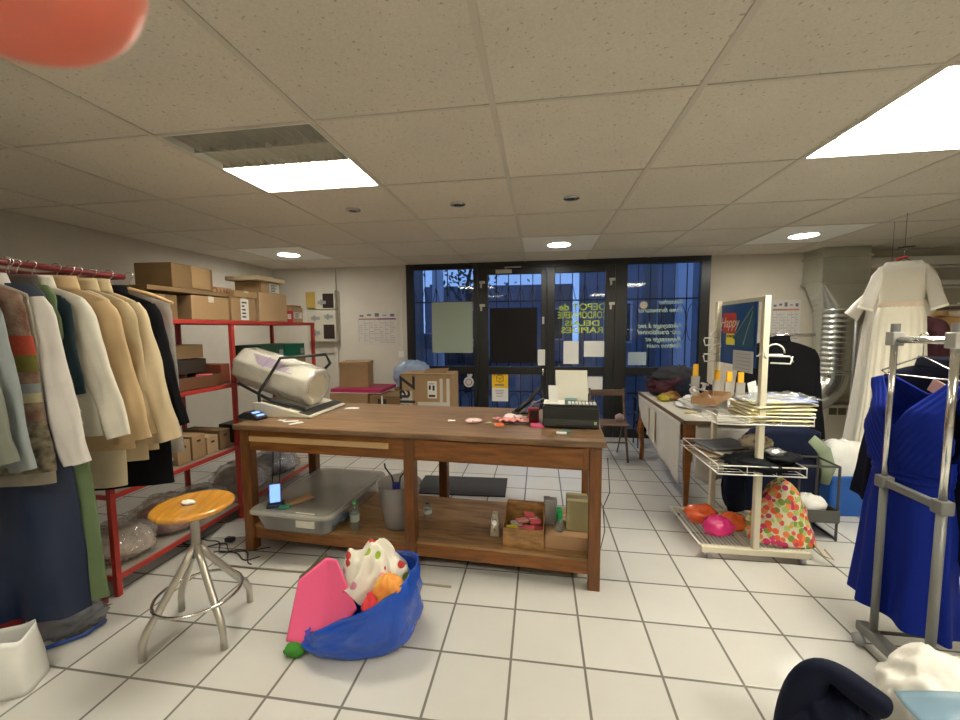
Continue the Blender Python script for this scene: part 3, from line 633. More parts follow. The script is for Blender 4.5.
# ================================================================== FLOOR LEFT
tag(heap(.22, .28, .22, 5, .15, 1.6, .2).build('plastic_heap', glassy('milky_plastic', (.62, .60, .55), .25, .12, bump=.5), loc=(-2.95, 1.72, .0), smooth=True), 'heap of milky plastic wrapping behind the red box at the left', 'plastic wrapping')
rb = thing('red_crate', 'red crate on the floor under the hanging clothes at the left edge', 'crate', (-2.66, 1.45, .001), .1)
MB().box(-.2, .2, -.18, .18, 0, .19).build('crate_body', mat('red_crate_plastic', (.30, .015, .02), .4), rb, bevel=.01)
MB().box(-.21, .21, -.19, .19, .17, .20).build('rim', mat('red_crate_plastic'), rb, bevel=.004)
pb = thing('paper_carrier', 'white paper carrier bag on the floor at the left edge', 'bag', (-2.25, 1.235, .001), .5)
MB().grid(lambda u, v: ((.15-.02*v)*math.copysign(abs(math.cos(2*PI*u))**.4, math.cos(2*PI*u)), (.085-.01*v+.012*math.sin(7*u+4*v))*math.copysign(abs(math.sin(2*PI*u))**.4, math.sin(2*PI*u)), .24*v+.012*math.sin(2*PI*u*3)*v), 40, 12, closed=True).build('bag_body', white, pb, smooth=True, solid=.002)
MB().tube([(-.05, -.075, .22), (-.04, -.08, .29), (.04, -.08, .29), (.05, -.075, .22)], .004, 6).build('bag_handle', greyp, pb)
pg = thing('plastic_bag', 'clear plastic bag with a blue edge beside the white carrier bag', 'plastic bag', (-2.36, 1.56, .001), .5)
heap(.17, .12, .085, 31, .2, 2.2, .25).build('bag_body', glassy('smoky_plastic', (.32, .33, .36), .12, .35, bump=.6), pg, smooth=True)
MB().tube([(-.12, -.13, .012), (0, -.135, .014), (.13, -.09, .012), (.17, 0, .012)], .01, 6, flat=.6).build('blue_edge', mat('blue_plastic_edge', (.03, .08, .35), .3), pg, smooth=True)
tag(MB().box(-.16, .16, -.11, .11, 0, .012).build('paper_stack', white, loc=(-2.22, 2.60, .001), rot=(0, 0, .3), bevel=.002), 'white sheets lying on the floor by the table leg', 'paper')
cbl = mat('cable', (.02, .02, .02), .5)
c = MB()
for q in range(3):
    rr = random.Random(q+50); c.tube([(-2.62+.02*k, 2.35+.05*math.sin(k*.26+q*2)+.02*math.sin(k*.61+q)+.03*q-.0024*k, .006+.004*q) for k in range(41)], .004, 6)
c.tube([(-2.10, 2.75, .01), (-2.08, 2.8, .4), (-2.10, 2.85, .75)], .004, 6).tube([(-2.06, 2.78, .01), (-2.04, 2.83, .4), (-2.06, 2.88, .75)], .004, 6)
tag(c.build('power_cable', cbl, smooth=True), 'tangled black cables on the floor at the table left end', 'cable')
tag(MB().box(-.03, .03, -.02, .02, 0, .03).build('plug', blackp, loc=(-2.16, 2.42, .012), bevel=.006), 'small black plug lying in the cables', 'plug')
tag(MB().tube([(-2.05, 2.165, .006), (-1.0, 2.17, .006), (-.5, 2.155, .006)], .007, 6).build('floor_marking', mat('tan_marking', (.30, .26, .18), .6), smooth=True), 'long tan floor marking running in front of the table', 'cable')  # floor marking modelled as a thin raised tan line
# ================================================================== STOOL
st = thing('stool', 'round varnished wooden stool with four splayed metal legs and a foot ring', 'stool', (-1.68, 1.67, 0), .35)
SM = mat('stool_metal', (.52, .49, .43), .3, metal=.75)
MB().lathe([(0.001, .625), (.10, .625), (.155, .625), (.165, .627), (.172, .632), (.175, .639), (.1745, .646), (.170, .652), (.163, .655), (.155, .6555), (.12, .654), (.06, .652), (0.001, .651)], 64).build('seat', pine, st, smooth=True)
MB().lathe([(0, .38), (.02, .38), (.02, .60), (.045, .624), (0, .624)], 16).build('column', SM, st, smooth=True)
for k in range(4):
    a = PI/4+PI/2*k; d = Vector((math.cos(a), math.sin(a), 0))
    MB().tube([d*.012+Vector((0, 0, .44)), d*.05+Vector((0, 0, .37)), d*.17+Vector((0, 0, .19)), d*.215+Vector((0, 0, .13)), d*.235+Vector((0, 0, .08)), d*.238+Vector((0, 0, .001))], [.016, .017, .017, .0165, .016, .016], 12).build('leg', SM, st, smooth=True)
MB().tube([(.185*math.cos(2*PI*k/40), .185*math.sin(2*PI*k/40), .195) for k in range(41)], .008, 8, cap=False).build('foot_ring', chrome, st, smooth=True)
tag(heap(.035, .02, .012, 77, .3, 3, .3, 20, 12).build('crumpled_tissue', white, loc=(-1.70, 1.66, .653), smooth=True), 'small crumpled white scrap on the stool seat', 'scrap')
# ================================================================== WORK TABLE
TA = -.052
TR = thing('work_table', 'large old wooden cutting table with a lower shelf', 'table', (-.82, 2.29, 0), TA)   # origin at front edge centre
TL, TD = 1.19, .80     # half length, depth
MB().box(-TL, TL, -.03, TD+.02, .845, .88).build('table_top', woodtop, TR, bevel=.006)
for x, y, nm in ((-TL+.06, .035, 0), (0.03, .035, 0), (TL-.055, .035, 0), (-TL+.06, TD-.05, 0), (0.03, TD-.05, 0), (TL-.055, TD-.05, 0)):
    MB().box(x-.034, x+.034, y-.034, y+.034, .001, .845).build('leg', woodv, TR, bevel=.005)
MB().box(-TL+.03, TL-.03, .012, .03, .70, .845).build('front_apron', wood, TR, bevel=.003)
MB().box(-TL+.03, TL-.03, TD-.045, TD-.03, .70, .845).build('back_apron', wood, TR, bevel=.003)
for x in (-TL+.055, TL-.055): MB().box(x-.01, x+.01, .03, TD-.045, .70, .845).build('side_apron', wood, TR)
MB().box(.13, TL-.12, .004, .012, .715, .83).build('drawer_front', wood, TR, bevel=.004)
MB().box(-TL+.10, -.10, -.004, .012, .765, .80).build('measuring_lath', lath, TR, bevel=.002)
MB().box(-TL+.02, TL-.02, .02, TD-.12, .165, .18).build('lower_shelf', ply, TR)
MB().box(-TL+.03, TL-.03, .022, .045, .085, .165).build('shelf_rail', wood, TR, bevel=.003)
MB().box(-TL+.03, TL-.03, TD-.16, TD-.14, .085, .165).build('shelf_rail', wood, TR, bevel=.003)
def tp(x, y, z=0): return tuple(Matrix.Translation((-.82, 2.29, 0)) @ Matrix.Rotation(TA, 4, 'Z') @ Vector((x, y, z)))
# ================================================================== ON THE TABLE
ZT = .881
dkm = mat('charcoal_rubber', (.03, .028, .025), .6)
foil = glassy('shiny_wrap', (.86, .85, .80), .10, .50, f0=.13, bump=.8, bscale=16)
rollm = mat('roll_card', (.66, .62, .50), .5, bump=.1, bscale=8)
purple = mat('purple_print', (.24, .17, .30), .6)
rs = thing('roll_stand', 'beige sloping machine base with a black carrying frame at the left end of the table', 'machine', (-1.80, 2.80, ZT))
MB().prism([(-.235, 0), (.22, 0), (.22, .014), (-.17, .105), (-.235, .105)], -.25, .25).build('base', beigep, rs, bevel=.006)
MS = Matrix.Translation((-.17, 0, .105)) @ Matrix.Rotation(math.atan2(.091, .39), 4, 'Y')
MB().box(.30, .375, -.245, .245, .001, .007, M=MS).build('dark_strip', dkm, rs)
MB().box(-.02, .20, -.22, -.195, .001, .004, M=MS).build('dark_slot', dkm, rs)
MB().tube([(-.40, -.17, .23), (-.13, -.19, .11), (.14, -.20, .055)], .011, 8).tube([(-.19, -.23, .09), (-.19, -.235, .17), (-.04, -.19, .42), (.26, -.10, .44), (.18, .10, .36), (-.02, .22, .22), (-.17, .22, .09)], .011, 8).build('carrying_frame', blackp, rs, smooth=True)
ro = thing('wrapped_roll', 'big octagonal white roll in clear wrap, tilted on the beige machine base', 'roll', (-1.80, 2.80, ZT))
ax0 = Vector((-.48, -.02, .365)); ax1 = Vector((.185, -.10, .20)); dd = (ax1-ax0).normalized(); Lr = (ax1-ax0).length
side = dd.cross(Vector((0, 0, 1))).normalized(); upv = side.cross(dd)
Mr = Matrix(((upv.x, side.x, dd.x, ax0.x), (upv.y, side.y, dd.y, ax0.y), (upv.z, side.z, dd.z, ax0.z), (0, 0, 0, 1)))
R8 = Matrix.Rotation(PI/8, 4, 'Z')
MB().lathe([(.0, .012), (.085, .012), (.118, .03), (.142, .09), (.142, Lr-.004), (.132, Lr), (.124, Lr-.012), (0, Lr-.014)], 8, M=Mr @ R8).build('roll_body', rollm, ro, bevel=.004)
pr = MB()
for q in range(7): pr.box(.1396, .1412, -.036+.011*q, -.030+.011*q, .16+.015*q, .46-.02*(q % 3)+.015*q)
pr.box(.1396, .1411, -.05, .05, .30, .31)
pr.build('printed_marks', purple, ro).matrix_basis = Mr @ Matrix.Rotation(PI/4, 4, 'Z')
def wrapfn(u, v):
    a = 2*PI*u; q = ((a+PI/8) % (PI/4))-PI/8; r = .151*math.cos(PI/8)/math.cos(q)+.0035*noise.noise(Vector((u*9, v*12, 3)))
    if v < .10: r *= .45+.55*math.sin(v/.10*PI/2)
    return (r*math.cos(a), r*math.sin(a), Lr*v-.01)
MB().grid(wrapfn, 64, 34, closed=True, M=Mr).build('clear_wrap', foil, ro, smooth=True)
MB().lathe([(.10, Lr+.003), (.128, Lr+.013), (.147, Lr+.002), (.149, Lr-.03)], 8, M=Mr @ R8, cap=False).build('gathered_end', foil, ro, smooth=True)
# card terminal
scr = mat('blue_screen', (.16, .30, .95), emit=.75)
ct = thing('card_terminal', 'dark payment terminal with a small blue screen at the table corner', 'card terminal', (-2.0, 2.50, ZT), -.25)
MB().prism([(-.10, 0), (.10, 0), (.105, .018), (.06, .042), (-.03, .052), (-.10, .02)], -.042, .042).build('body', blackp, ct, bevel=.006)
MB().add([(.028, -.028, .0477), (.092, -.028, .0257), (.092, .028, .0257), (.028, .028, .0477)], [(0, 1, 2, 3)], M=Matrix.Translation((0, 0, .003))).build('screen', scr, ct)
def sheet(name, label, cat, x, y, z, w, h, m, rz=0, group=None, curl=.004):
    o = MB().grid(lambda u, v: ((u-.5)*w, (v-.5)*h, .001+curl*(math.sin(u*5+x*9)*.5+.5)*v), 10, 8).build(name, m, loc=(x, y, z), rot=(0, 0, rz), smooth=True, solid=.0006)
    return tag(o, label, cat, group)
for q, (x, y, rz, w, h) in enumerate(((-1.67, 2.45, .3, .10, .03), (-1.60, 2.40, .9, .09, .035), (-1.75, 2.47, -.2, .06, .025))):
    sheet('paper_scrap', 'pale paper scrap lying in front of the beige machine base', 'paper scrap', x, y, ZT, w, h, white, rz, 'paper scraps by the beige machine')
sheet('paper_scrap', 'white paper scrap just right of the dark strip of the machine base', 'paper scrap', -1.46, 2.92, ZT, .11, .05, white, .2)
sheet('paper_scrap', 'tiny white scrap alone in the middle of the table', 'paper scrap', -.585, 2.60, ZT, .05, .025, white, .3)
pinks = mat('pink_tissue', (.78, .32, .30), .7); orange = mat('orange_plastic', (.85, .20, .06), .35)
tag(heap(.055, .045, .014, 6, .3, 3, .4, 26, 14).build('pink_ticket_pile', spots('pink_white', (.75, .60, .56), [(.75, .12, .12), (.8, .3, .3)], 60, .35), loc=(-.43, 2.58, ZT), smooth=True), 'small pile of pink and white tickets on the table middle', 'tickets')
sheet('paper_scrap', 'yellowish scrap between the pink tickets and the pink papers', 'paper scrap', -.33, 2.57, ZT, .05, .02, mat('yellow_scrap', (.55, .45, .2), .7), .8)
# pink papers, white slips, orange scissors
for q, (x, y, w, h, rz, m, lb) in enumerate(((-.21, 2.64, .13, .09, .4, pinks, 'crumpled pink paper among the slips beside the tape dispenser'), (-.16, 2.70, .15, .08, -.2, mat('pale_pink_paper', (.80, .62, .60), .7), 'pale pink slip topmost of the slips beside the tape dispenser'), (-.14, 2.57, .15, .08, .1, pinks, 'flat pink paper nearest the table edge among the slips'), (-.27, 2.56, .05, .04, .7, pinks, 'small pink corner of paper left of the slips'))):
    o = MB().grid(lambda u, v: ((u-.5)*w, (v-.5)*h, .004+.03*abs(noise.noise(Vector((u*3+q, v*3, q))))+.008*q), 16, 12).build('paper_slip', m, loc=(x, y, ZT), rot=(0, 0, rz), smooth=True, solid=.0006)
    tag(o, lb, 'paper')
sc = thing('scissors', 'orange-handled scissors lying by the pink papers', 'scissors', (-.22, 2.50, ZT+.001), .15)
for sg in (-1, 1):
    MB().tube([(-.03+.028*math.cos(a), sg*.02+.017*math.sin(a), .006) for a in [2*PI*k/14 for k in range(15)]], .0045, 6, cap=False).build('handle', orange, sc, smooth=True)
    MB().add([(0, sg*.006, .005), (.02, -sg*.005, .005), (.10, -sg*.003, .005), (.03, sg*.008, .005)], [(0, 1, 2, 3)]).build('blade', chrome, sc, solid=.0015)
# tape gun / black tangle + brown dish + red stapler box
tg = thing('tape_gun', 'black tape dispenser with a tilted arm left of the printer', 'tape dispenser', (-.10, 2.80, ZT+.001), .35)
MB().box(-.09, .09, -.03, .03, 0, .035).build('body', blackp, tg, bevel=.008)
MB().tube([(-.07, 0, .03), (.03, .01, .10), (.12, .02, .20)], [.016, .018, .012], 8).tube([(.12, .02, .20), (.14, 0, .14), (.10, -.02, .04)], .006, 6).build('arm', blackp, tg, smooth=True)
MB().tube([(0, -.04, .03), (.05, -.05, .10), (.12, -.05, .13), (.17, -.04, .10)], .004, 6).tube([(-.05, -.04, .03), (.03, -.06, .085), (.12, -.06, .10)], .003, 6).build('loose_wire', greyp, tg, smooth=True)
tag(MB().lathe([(0, 0), (.05, 0), (.065, .02), (.06, .022), (.045, .006), (0, .006)], 20).build('dish', mat('amber_brown', (.14, .08, .03), .3), loc=(-.11, 2.70, ZT+.001), smooth=True), 'small brown dish in front of the black tape dispenser', 'dish')
rd = thing('small_gadget', 'small dark red gadget standing against the printer', 'gadget', (-.035, 2.63, ZT+.001))
MB().box(-.035, .035, -.03, .03, 0, .095).build('body', mat('dark_red_plastic', (.22, .01, .015), .3), rd, bevel=.006)
MB().box(-.024, .024, -.0335, -.0302, .03, .08).build('dark_window', blackp, rd); MB().tube([(-.03, 0, .095), (0, 0, .14), (.03, 0, .10)], .0025, 5).build('wire_bail', chrome, rd)
tag(MB().box(-.04, .04, -.035, .035, 0, .012).build('sticky_notes', mat('bright_pink', (.85, .10, .25), .6), loc=(-.01, 2.51, ZT+.001), rot=(0, 0, .1)), 'bright pink pad of notes in front of the printer', 'note pad')
# printer
p = thing('printer', 'black inkjet printer with a paper sheet standing in its rear feed', 'printer', (.20, 2.60, ZT), TA)
p.scale = (.9, .9, 1.08)
MB().prism([(-.19, 0), (.19, 0), (.19, .115), (.185, .125), (-.185, .125), (-.19, .115)], -.14, .15).build('body', mat('printer_black', (.018, .02, .019), .35), p, bevel=.008)
MB().box(-.182, .182, -.147, -.141, .012, .055).build('front_tray', mat('printer_grey', (.05, .055, .052), .3), p, bevel=.003)
MB().box(-.10, .14, -.152, -.1475, .018, .024).build('tray_slot', ink, p)
MB().box(-.18, .18, -.12, .06, .1255, .135).build('scanner_lid', mat('printer_lid', (.03, .032, .03), .2), p, bevel=.003)
MB().box(.155, .172, -.1535, -.1476, .03, .045).build('front_badge', mat('pale_green', (.35, .5, .25), .5), p)
ps = MB().box(-.185, -.04, -.125, .03, .1355, .140).build('white_flap', white, p, bevel=.002)
kb = MB()
for i in range(8):
    for j in range(3): kb.box(-.015+.024*i, .003+.024*i, -.105+.036*j, -.076+.036*j, .1355, .1385)
kb.build('sheet_of_labels', mat('label_white', (.6, .6, .56), .5), p)
MB().add([(-.10, .10, .12), (.13, .10, .12), (.125, .17, .31), (-.11, .17, .31)], [(0, 1, 2, 3)]).build('feed_sheet', mat('cream_sheet', (.70, .68, .58), .8), p, solid=.001)
MB().add([(-.15, -.06, .14), (-.085, -.065, .14), (-.09, -.03, .235), (-.155, -.025, .235)], [(0, 1, 2, 3)]).build('receipt_sheet', white, p, solid=.001)
MB().box(-.04, .05, .06, .068, .126, .15).build('cyan_strip', mat('pale_cyan', (.35, .55, .55), .4), p)
tag(MB().box(-.03, .03, -.016, .016, 0, .012).build('eraser', white, loc=(.13, 2.335, ZT+.001), rot=(0, 0, -.1), bevel=.004), 'small white eraser at the front edge of the table below the printer', 'eraser')
tag(MB().box(-.035, .035, -.012, .012, 0, .008).build('teal_card', mat('teal_card', (.01, .22, .25), .5), loc=(.15, 2.375, ZT+.001), rot=(0, 0, .1)), 'small teal card behind the white eraser', 'card')
# ================================================================== UNDER THE TABLE
ZS = .181
sbm = glassy('storage_plastic', (.82, .80, .75), .2, .66, bump=.15, bscale=6)
lidm = glassy('storage_lid_plastic', (.60, .575, .51), .25, .42, bump=.1, bscale=6)
sb = thing('storage_box', 'long translucent plastic storage box with a lid on the lower table shelf', 'storage box', (-1.565, 2.66, ZS+.001), -.05)
def rb_(hx, hy, z, r=.05, n=6):
    pts = []
    for (sx_, sy_, a0) in ((1, 1, 0), (-1, 1, PI/2), (-1, -1, PI), (1, -1, 3*PI/2)):
        for k in range(n): a = a0+PI/2*k/(n-1); pts.append((sx_*(hx-r)+r*math.cos(a), sy_*(hy-r)+r*math.sin(a), z))
    return pts
def loft(mb, rings, k=0, cap=(True, True)):
    n = len(rings[0]); vs = [q for r_ in rings for q in r_]
    fs = [(i*n+j, i*n+(j+1) % n, (i+1)*n+(j+1) % n, (i+1)*n+j) for i in range(len(rings)-1) for j in range(n)]
    if cap[0]: fs.append(tuple(range(n))[::-1])
    if cap[1]: fs.append(tuple((len(rings)-1)*n+j for j in range(n)))
    return mb.add(vs, fs, k)
loft(MB(), [rb_(.245, .36, 0), rb_(.25, .365, .01), rb_(.28, .40, .135)], cap=(True, False)).build('tub', sbm, sb, smooth=True)
loft(MB(), [rb_(.295, .415, .12), rb_(.30, .42, .125), rb_(.30, .42, .14), rb_(.292, .412, .15), rb_(.27, .39, .148), rb_(.26, .38, .144)]).build('lid', lidm, sb, bevel=0)
for x, y, rx, ry, c in ((-.14, -.2, .10, .09, (.06, .10, .17)), (.02, -.2, .09, .1, (.45, .42, .34)), (.17, -.18, .09, .12, (.16, .26, .36)), (0, .15, .22, .16, (.10, .12, .16))):
    heap(rx, ry, .048, x*9+3, .15, 2, .15, 30, 16, M=Matrix.Translation((x, y, .012))).build('folded_cloth', mat('boxed_cloth_%d' % int(c[2]*100), c, .9), sb, smooth=True)
MB().box(.04, .17, -.395, -.385, .03, .125).build('paper_insert', mat('cream_sheet'), sb, rot=(-.06, 0, 0))
zl = ZS+.154
sp_ = thing('smartphone', 'smartphone with a lit blue screen standing upright on the storage box', 'smartphone', (-1.735, 2.34, zl-.002), .5)
MB().box(-.036, .036, -.004, .004, 0.012, .148).build('case', blackp, sp_, bevel=.003, rot=(-.15, 0, 0))
MB().box(-.031, .031, -.0046, -.0041, .025, .142).build('screen', scr, sp_, rot=(-.15, 0, 0))
MB().box(-.05, .05, -.035, .05, 0, .014).build('cradle', blackp, sp_, bevel=.003)
tag(MB().box(-.09, .09, -.04, .04, 0, .022).build('wallet', mat('tan_leather', (.33, .19, .09), .6), loc=(-1.61, 2.42, zl), rot=(0, -.12, .75), bevel=.01), 'worn tan wallet lying on the storage box lid', 'wallet')
tag(MB().box(-.035, .035, -.025, .025, 0, .012).build('sponge', mat('green_sponge', (.04, .22, .12), .9), loc=(-1.655, 2.32, zl), rot=(0, 0, .3), bevel=.004), 'small green sponge beside the smartphone', 'sponge')
clr = glassy('bottle_plastic', (.55, .66, .6), .05, .80)
def bottle(name, label, x, y, z, h, r, capm, bodym=clr, labelm=None):
    t = thing(name, label, 'bottle', (x, y, z))
    MB().lathe([(0, 0), (r*.9, 0), (r, .008), (r*.94, h*.25), (r, h*.3), (r*.94, h*.45), (r, h*.55), (r*.95, h*.68), (r*.5, h*.84), (r*.36, h*.88), (r*.36, h*.93)], 20).build('bottle_body', bodym, t, smooth=True)
    MB().lathe([(0, h*.9), (r*.45, h*.9), (r*.45, h), (0, h)], 16).build('cap', capm, t)
    if labelm: MB().lathe([(r*1.02, h*.3), (r*1.02, h*.55)], 24, cap=False).build('paper_label', labelm, t, smooth=True)
    return t
gcap = mat('green_cap', (.05, .28, .08), .4)
bottle('water_bottle', 'clear plastic water bottle with a green top on the table shelf', -1.205, 2.40, .182, .19, .031, gcap, glassy('green_tint_bottle', (.35, .5, .4), .05, .72), glassy('label_film', (.6, .65, .62), .2, .4))
wb = thing('waste_bin', 'translucent white waste bin on the shelf by the middle table leg', 'bin', (-.93, 2.50, .182))
MB().lathe([(0, .003), (.095, .0), (.10, .02), (.145, .295), (.150, .30), (.143, .30), (.096, .012), (0, .008)], 36).build('bin_body', glassy('bin_plastic', (.60, .58, .54), .3, .38), wb, smooth=True)
heap(.075, .07, .05, 4, .2, 2, .2, 24, 14, M=Matrix.Translation((0, 0, .012))).build('rubbish', mat('rubbish', (.55, .5, .45), .8, var=.3), wb, smooth=True)
pl = thing('hand_tool', 'tool with a blue handle and two black arms stuck in the waste bin', 'tool', (-.95, 2.50, .40))
MB().box(-.028, .028, -.012, .012, .0, .075).build('handle', mat('deep_blue_plastic', (.02, .03, .25), .35), pl, bevel=.01)
for sg in (-1, 1): MB().tube([(sg*.02, 0, .06), (sg*.03, 0, .11), (sg*.075, 0, .17), (sg*.08, 0, .20)], .006, 6).build('arm', blackp, pl, smooth=True)
bottle('glue_bottle', 'small clear bottle with a white label, alone on the shelf', -.77, 2.62, .182, .11, .027, gcap, clr, mat('pale_label', (.5, .55, .55), .5))
tag(MB().prism([(-.03, 0), (.03, 0), (.026, .06), (.016, .145), (-.016, .145), (-.026, .06)], -.03, .03).build('staple_gun', beigep, loc=(-.275, 2.45, .182), bevel=.005), 'beige upright hand tool left of the wooden box under the table', 'tool')
tg2 = MB().lathe([(0, 0), (.016, 0), (.016, .02), (0, .02)], 16, M=Matrix.Rotation(PI/2, 4, 'X')).box(-.006, .006, -.012, -.006, -.06, .03).build('roller', chrome, bpy.data.objects['staple_gun'], loc=(0, -.031, .105))
wbx = thing('wooden_box', 'open wooden box of pink labels on the lower table shelf', 'box', (-.085, 2.42, .182), TA)
MB().box(-.12, .12, -.10, .10, 0, .01).box(-.12, .12, -.11, -.10, 0, .115).box(-.12, .12, .10, .11, 0, .20).add([(-.12, -.10, 0), (-.12, .10, 0), (-.12, .10, .20), (-.12, -.10, .115)], [(0, 1, 2, 3)]).add([(.12, -.10, 0), (.12, .10, 0), (.12, .10, .20), (.12, -.10, .115)], [(0, 1, 2, 3)]).build('box_body', mat('swirly_ply', (.34, .175, .06), .45, var=.45, vscale=14, stretch=(1, 1, 3)), wbx, bevel=0, solid=.006)
rr = random.Random(3)
for q in range(11):
    c = [pinkp, pinks, pinkp, white][q % 4] if q != 5 else mat('yellow_card', (.7, .6, .05), .5)
    x, y = rr.uniform(-.075, .075), rr.uniform(-.05, .07)
    if q == 5: x, y = -.075, -.055
    tag(MB().box(-.034, .034, -.024, .024, 0, .012).build('label_pack', c, loc=(-.085+x, 2.42+y, .182+.062+.0063*q), rot=(rr.uniform(-.2, .2), rr.uniform(-.2, .2), rr.uniform(-.6, .6)), bevel=.001), 'small pack of labels in the open wooden box', 'label pack', 'label packs in the open wooden box')
tag(MB().box(-.10, .10, -.09, .09, 0, .05).build('label_bed', mat('box_filling', (.25, .24, .18), .8), loc=(-.085, 2.425, .194)), 'grey-green filling beneath the label packs in the wooden box', 'filling')
lowb = carton('flat_wooden_box', 'low pale brown box at the right end of the lower table shelf', .17, 2.425, .181, .26, .20, .085, mat('pale_brown_board', (.40, .24, .13), .7), tapem=None, rz=TA)
carton('cardboard_box', 'greenish beige carton standing on the low box under the table', .235, 2.45, .268, .13, .13, .19, mat('green_beige_board', (.34, .29, .15), .8), rz=TA, tapem=mat('dark_crease', (.2, .17, .1), .8))
spb = thing('spray_bottle', 'clear spray bottle with a green trigger head under the table', 'spray bottle', (.125, 2.39, .268))
MB().lathe([(0, 0), (.027, 0), (.029, .01), (.027, .05), (.014, .075), (.012, .085)], 20).build('bottle_body', clr, spb, smooth=True)
MB().lathe([(0, .07), (.018, .07), (.022, .10), (.016, .12), (0, .12)], 16).box(-.018, .018, -.03, .012, .118, .145).box(-.006, .006, -.045, -.02, .075, .13).build('trigger_head', mat('bright_green_plastic', (.01, .30, .08), .3), spb, bevel=.004)
tag(MB().box(-.035, .035, -.02, .02, 0, .15).box(-.04, .04, -.025, .025, .13, .165).build('grey_case', mat('grey_speckled', (.27, .26, .25), .7, bump=.3), loc=(.075, 2.47, .268), bevel=.004), 'upright grey case behind the spray bottle', 'case')
tag(MB().box(-.02, .02, -.05, .05, 0, .20).build('dark_binder', mat('dark_maroon', (.05, .01, .012), .5), loc=(.055, 2.57, .182)), 'dark maroon slab standing behind the wooden box', 'binder')
tag(MB().box(-.42, .42, -.22, .22, 0.0005, .012).build('door_mat', mat('mat_grey', (.055, .055, .058), .95, bump=.4, bscale=120), loc=(-.72, 3.64, 0), rot=(0, 0, .03), bevel=.004), 'dark grey rubber mat on the floor behind the table', 'floor mat')
cb2 = MB().tube([(.40, 2.62, .005), (.42, 2.55, .2), (.40, 2.5, .38), (.43, 2.45, .5), (.41, 2.43, .72)], .003, 5)
tag(cb2.build('hanging_cable', cbl, smooth=True), 'thin cable hanging down at the right end of the table', 'cable')
# ================================================================== BLUE BAG ON THE FLOOR
bb = thing('blue_tote', 'big glossy blue plastic tote slumped on the floor, full of cloth', 'bag', (-.845, 1.745, 0), .20)
blue = mat('blue_tarpaulin', (.006, .075, .50), .2, bump=.9, bscale=7, coat=.3)
def bagfn(u, v):
    a = 2*PI*u; c, s_ = math.cos(a), math.sin(a)
    top = .235+.13*c-.02*c*c+(.05*max(0, s_)); top = max(.10, top)
    n_ = .03*fbm((c*1.8, s_*1.8, v*2.2), 3)+.02*(ridge((c*2.2+v, s_*2.2, v*2.5))**2-.3)
    r = (1+n_*3*min(1, v*4))*(.90+.16*math.sin(PI*min(1, v*1.02)*.85)); r *= 1 if v > .1 else .9+.1*(v/.1)**.5
    x, y = .265*math.copysign(abs(c)**.85, c)*r, .18*math.copysign(abs(s_)**.85, s_)*r
    if v > .9: x *= .985; y *= .985
    return (x, y, .002+top*v)
bo = MB().grid(bagfn, 110, 44, closed=True).build('bag_body', blue, bb, smooth=True, solid=.003)
MB().grid(lambda u, v: (.2*v*math.cos(2*PI*u), .12*v*math.sin(2*PI*u), .004), 32, 3, closed=True).build('bag_bottom', blue, bb)
spot_cloth = spots('polka_cloth', (.80, .76, .66), [(.60, .06, .05), (.30, .42, .04), (.75, .30, .42), (.60, .06, .05)], 15, .30, bump=.2)
pc = thing('polka_dot_cloth', 'white cloth with red, green and pink dots, heaped in the blue tote', 'cloth', (-.81, 1.81, .235), .3)
def drape(u, v):
    a = 2*PI*u; r = v**.8; c, s_ = math.cos(a), math.sin(a)
    w_ = noise.noise(Vector((c*1.2, s_*1.2, r*2)))
    f = .045*math.sin(6*a+3*r+2.5*w_)*r+.03*noise.noise(Vector((c*r*4, s_*r*4, 2)))
    x, y = .175*r*c, .13*r*s_; z = .165*(1-r**2.2)+f*.8+.09*math.exp(-((x+.115)**2+(y+.02)**2)/.0009)+.05*math.exp(-((x-.02)**2+(y-.03)**2)/.004)
    return (x*(1+f*1.5), y*(1+f*1.5), max(z, -.12))
MB().grid(drape, 110, 50, closed=True).build('cloth_heap', spot_cloth, pc, smooth=True)
tag(heap(.07, .06, .075, 14, .2, 2, .3, 40, 24).build('orange_cloth', mat('orange_yellow_cloth', (.80, .22, .05), .8, var=.3, vscale=14, col2=(.85, .5, .12)), loc=(-.685, 1.685, .225), smooth=True), 'crumpled orange cloth in front of the dotted cloth in the blue tote', 'cloth')
tag(heap(.05, .07, .05, 15, .2, 2, .3, 40, 24).build('red_cloth', mat('coral_red_cloth', (.62, .05, .06), .8), loc=(-.75, 1.655, .195), smooth=True), 'coral red cloth between the pink board and the orange cloth', 'cloth')
pk = thing('pink_folder', 'bright pink folded foam sheet sticking out of the blue tote', 'sheet', (0, 0, 0), 0)
pinkf = mat('bright_pink_felt', (.88, .13, .28), .75)
PV = [(-1.165, 1.60, .05), (-.99, 1.605, .02), (-1.05, 1.775, .365), (-.985, 1.76, .365), (-.835, 1.655, .20), (-1.155, 1.70, .285)]
def pinkfn(u, v):
    A, E, D = Vector(PV[0]), Vector(PV[1]), Vector(PV[4]); B, K = Vector(PV[5]), Vector(PV[3]); T_ = Vector(PV[2])
    lo = A*(1-u)**2+(E*2-(A+D)*.5)*2*u*(1-u)*.5+(A+D)*u*(1-u)*.5+D*u*u if False else (A*(1-2*u)+E*2*u if u < .5 else E*(2-2*u)+D*(2*u-1))
    hi = (B*(1-u/.6)+T_*(u/.6) if u < .6 else T_*(1-(u-.6)/.4)+K*((u-.6)/.4)); p = lo*(1-v)+hi*v
    return (p.x, p.y+.012*math.sin(PI*v)*math.sin(PI*u), p.z)
MB().grid(pinkfn, 30, 20).build('front_sheet', pinkf, pk, smooth=True, solid=.006)
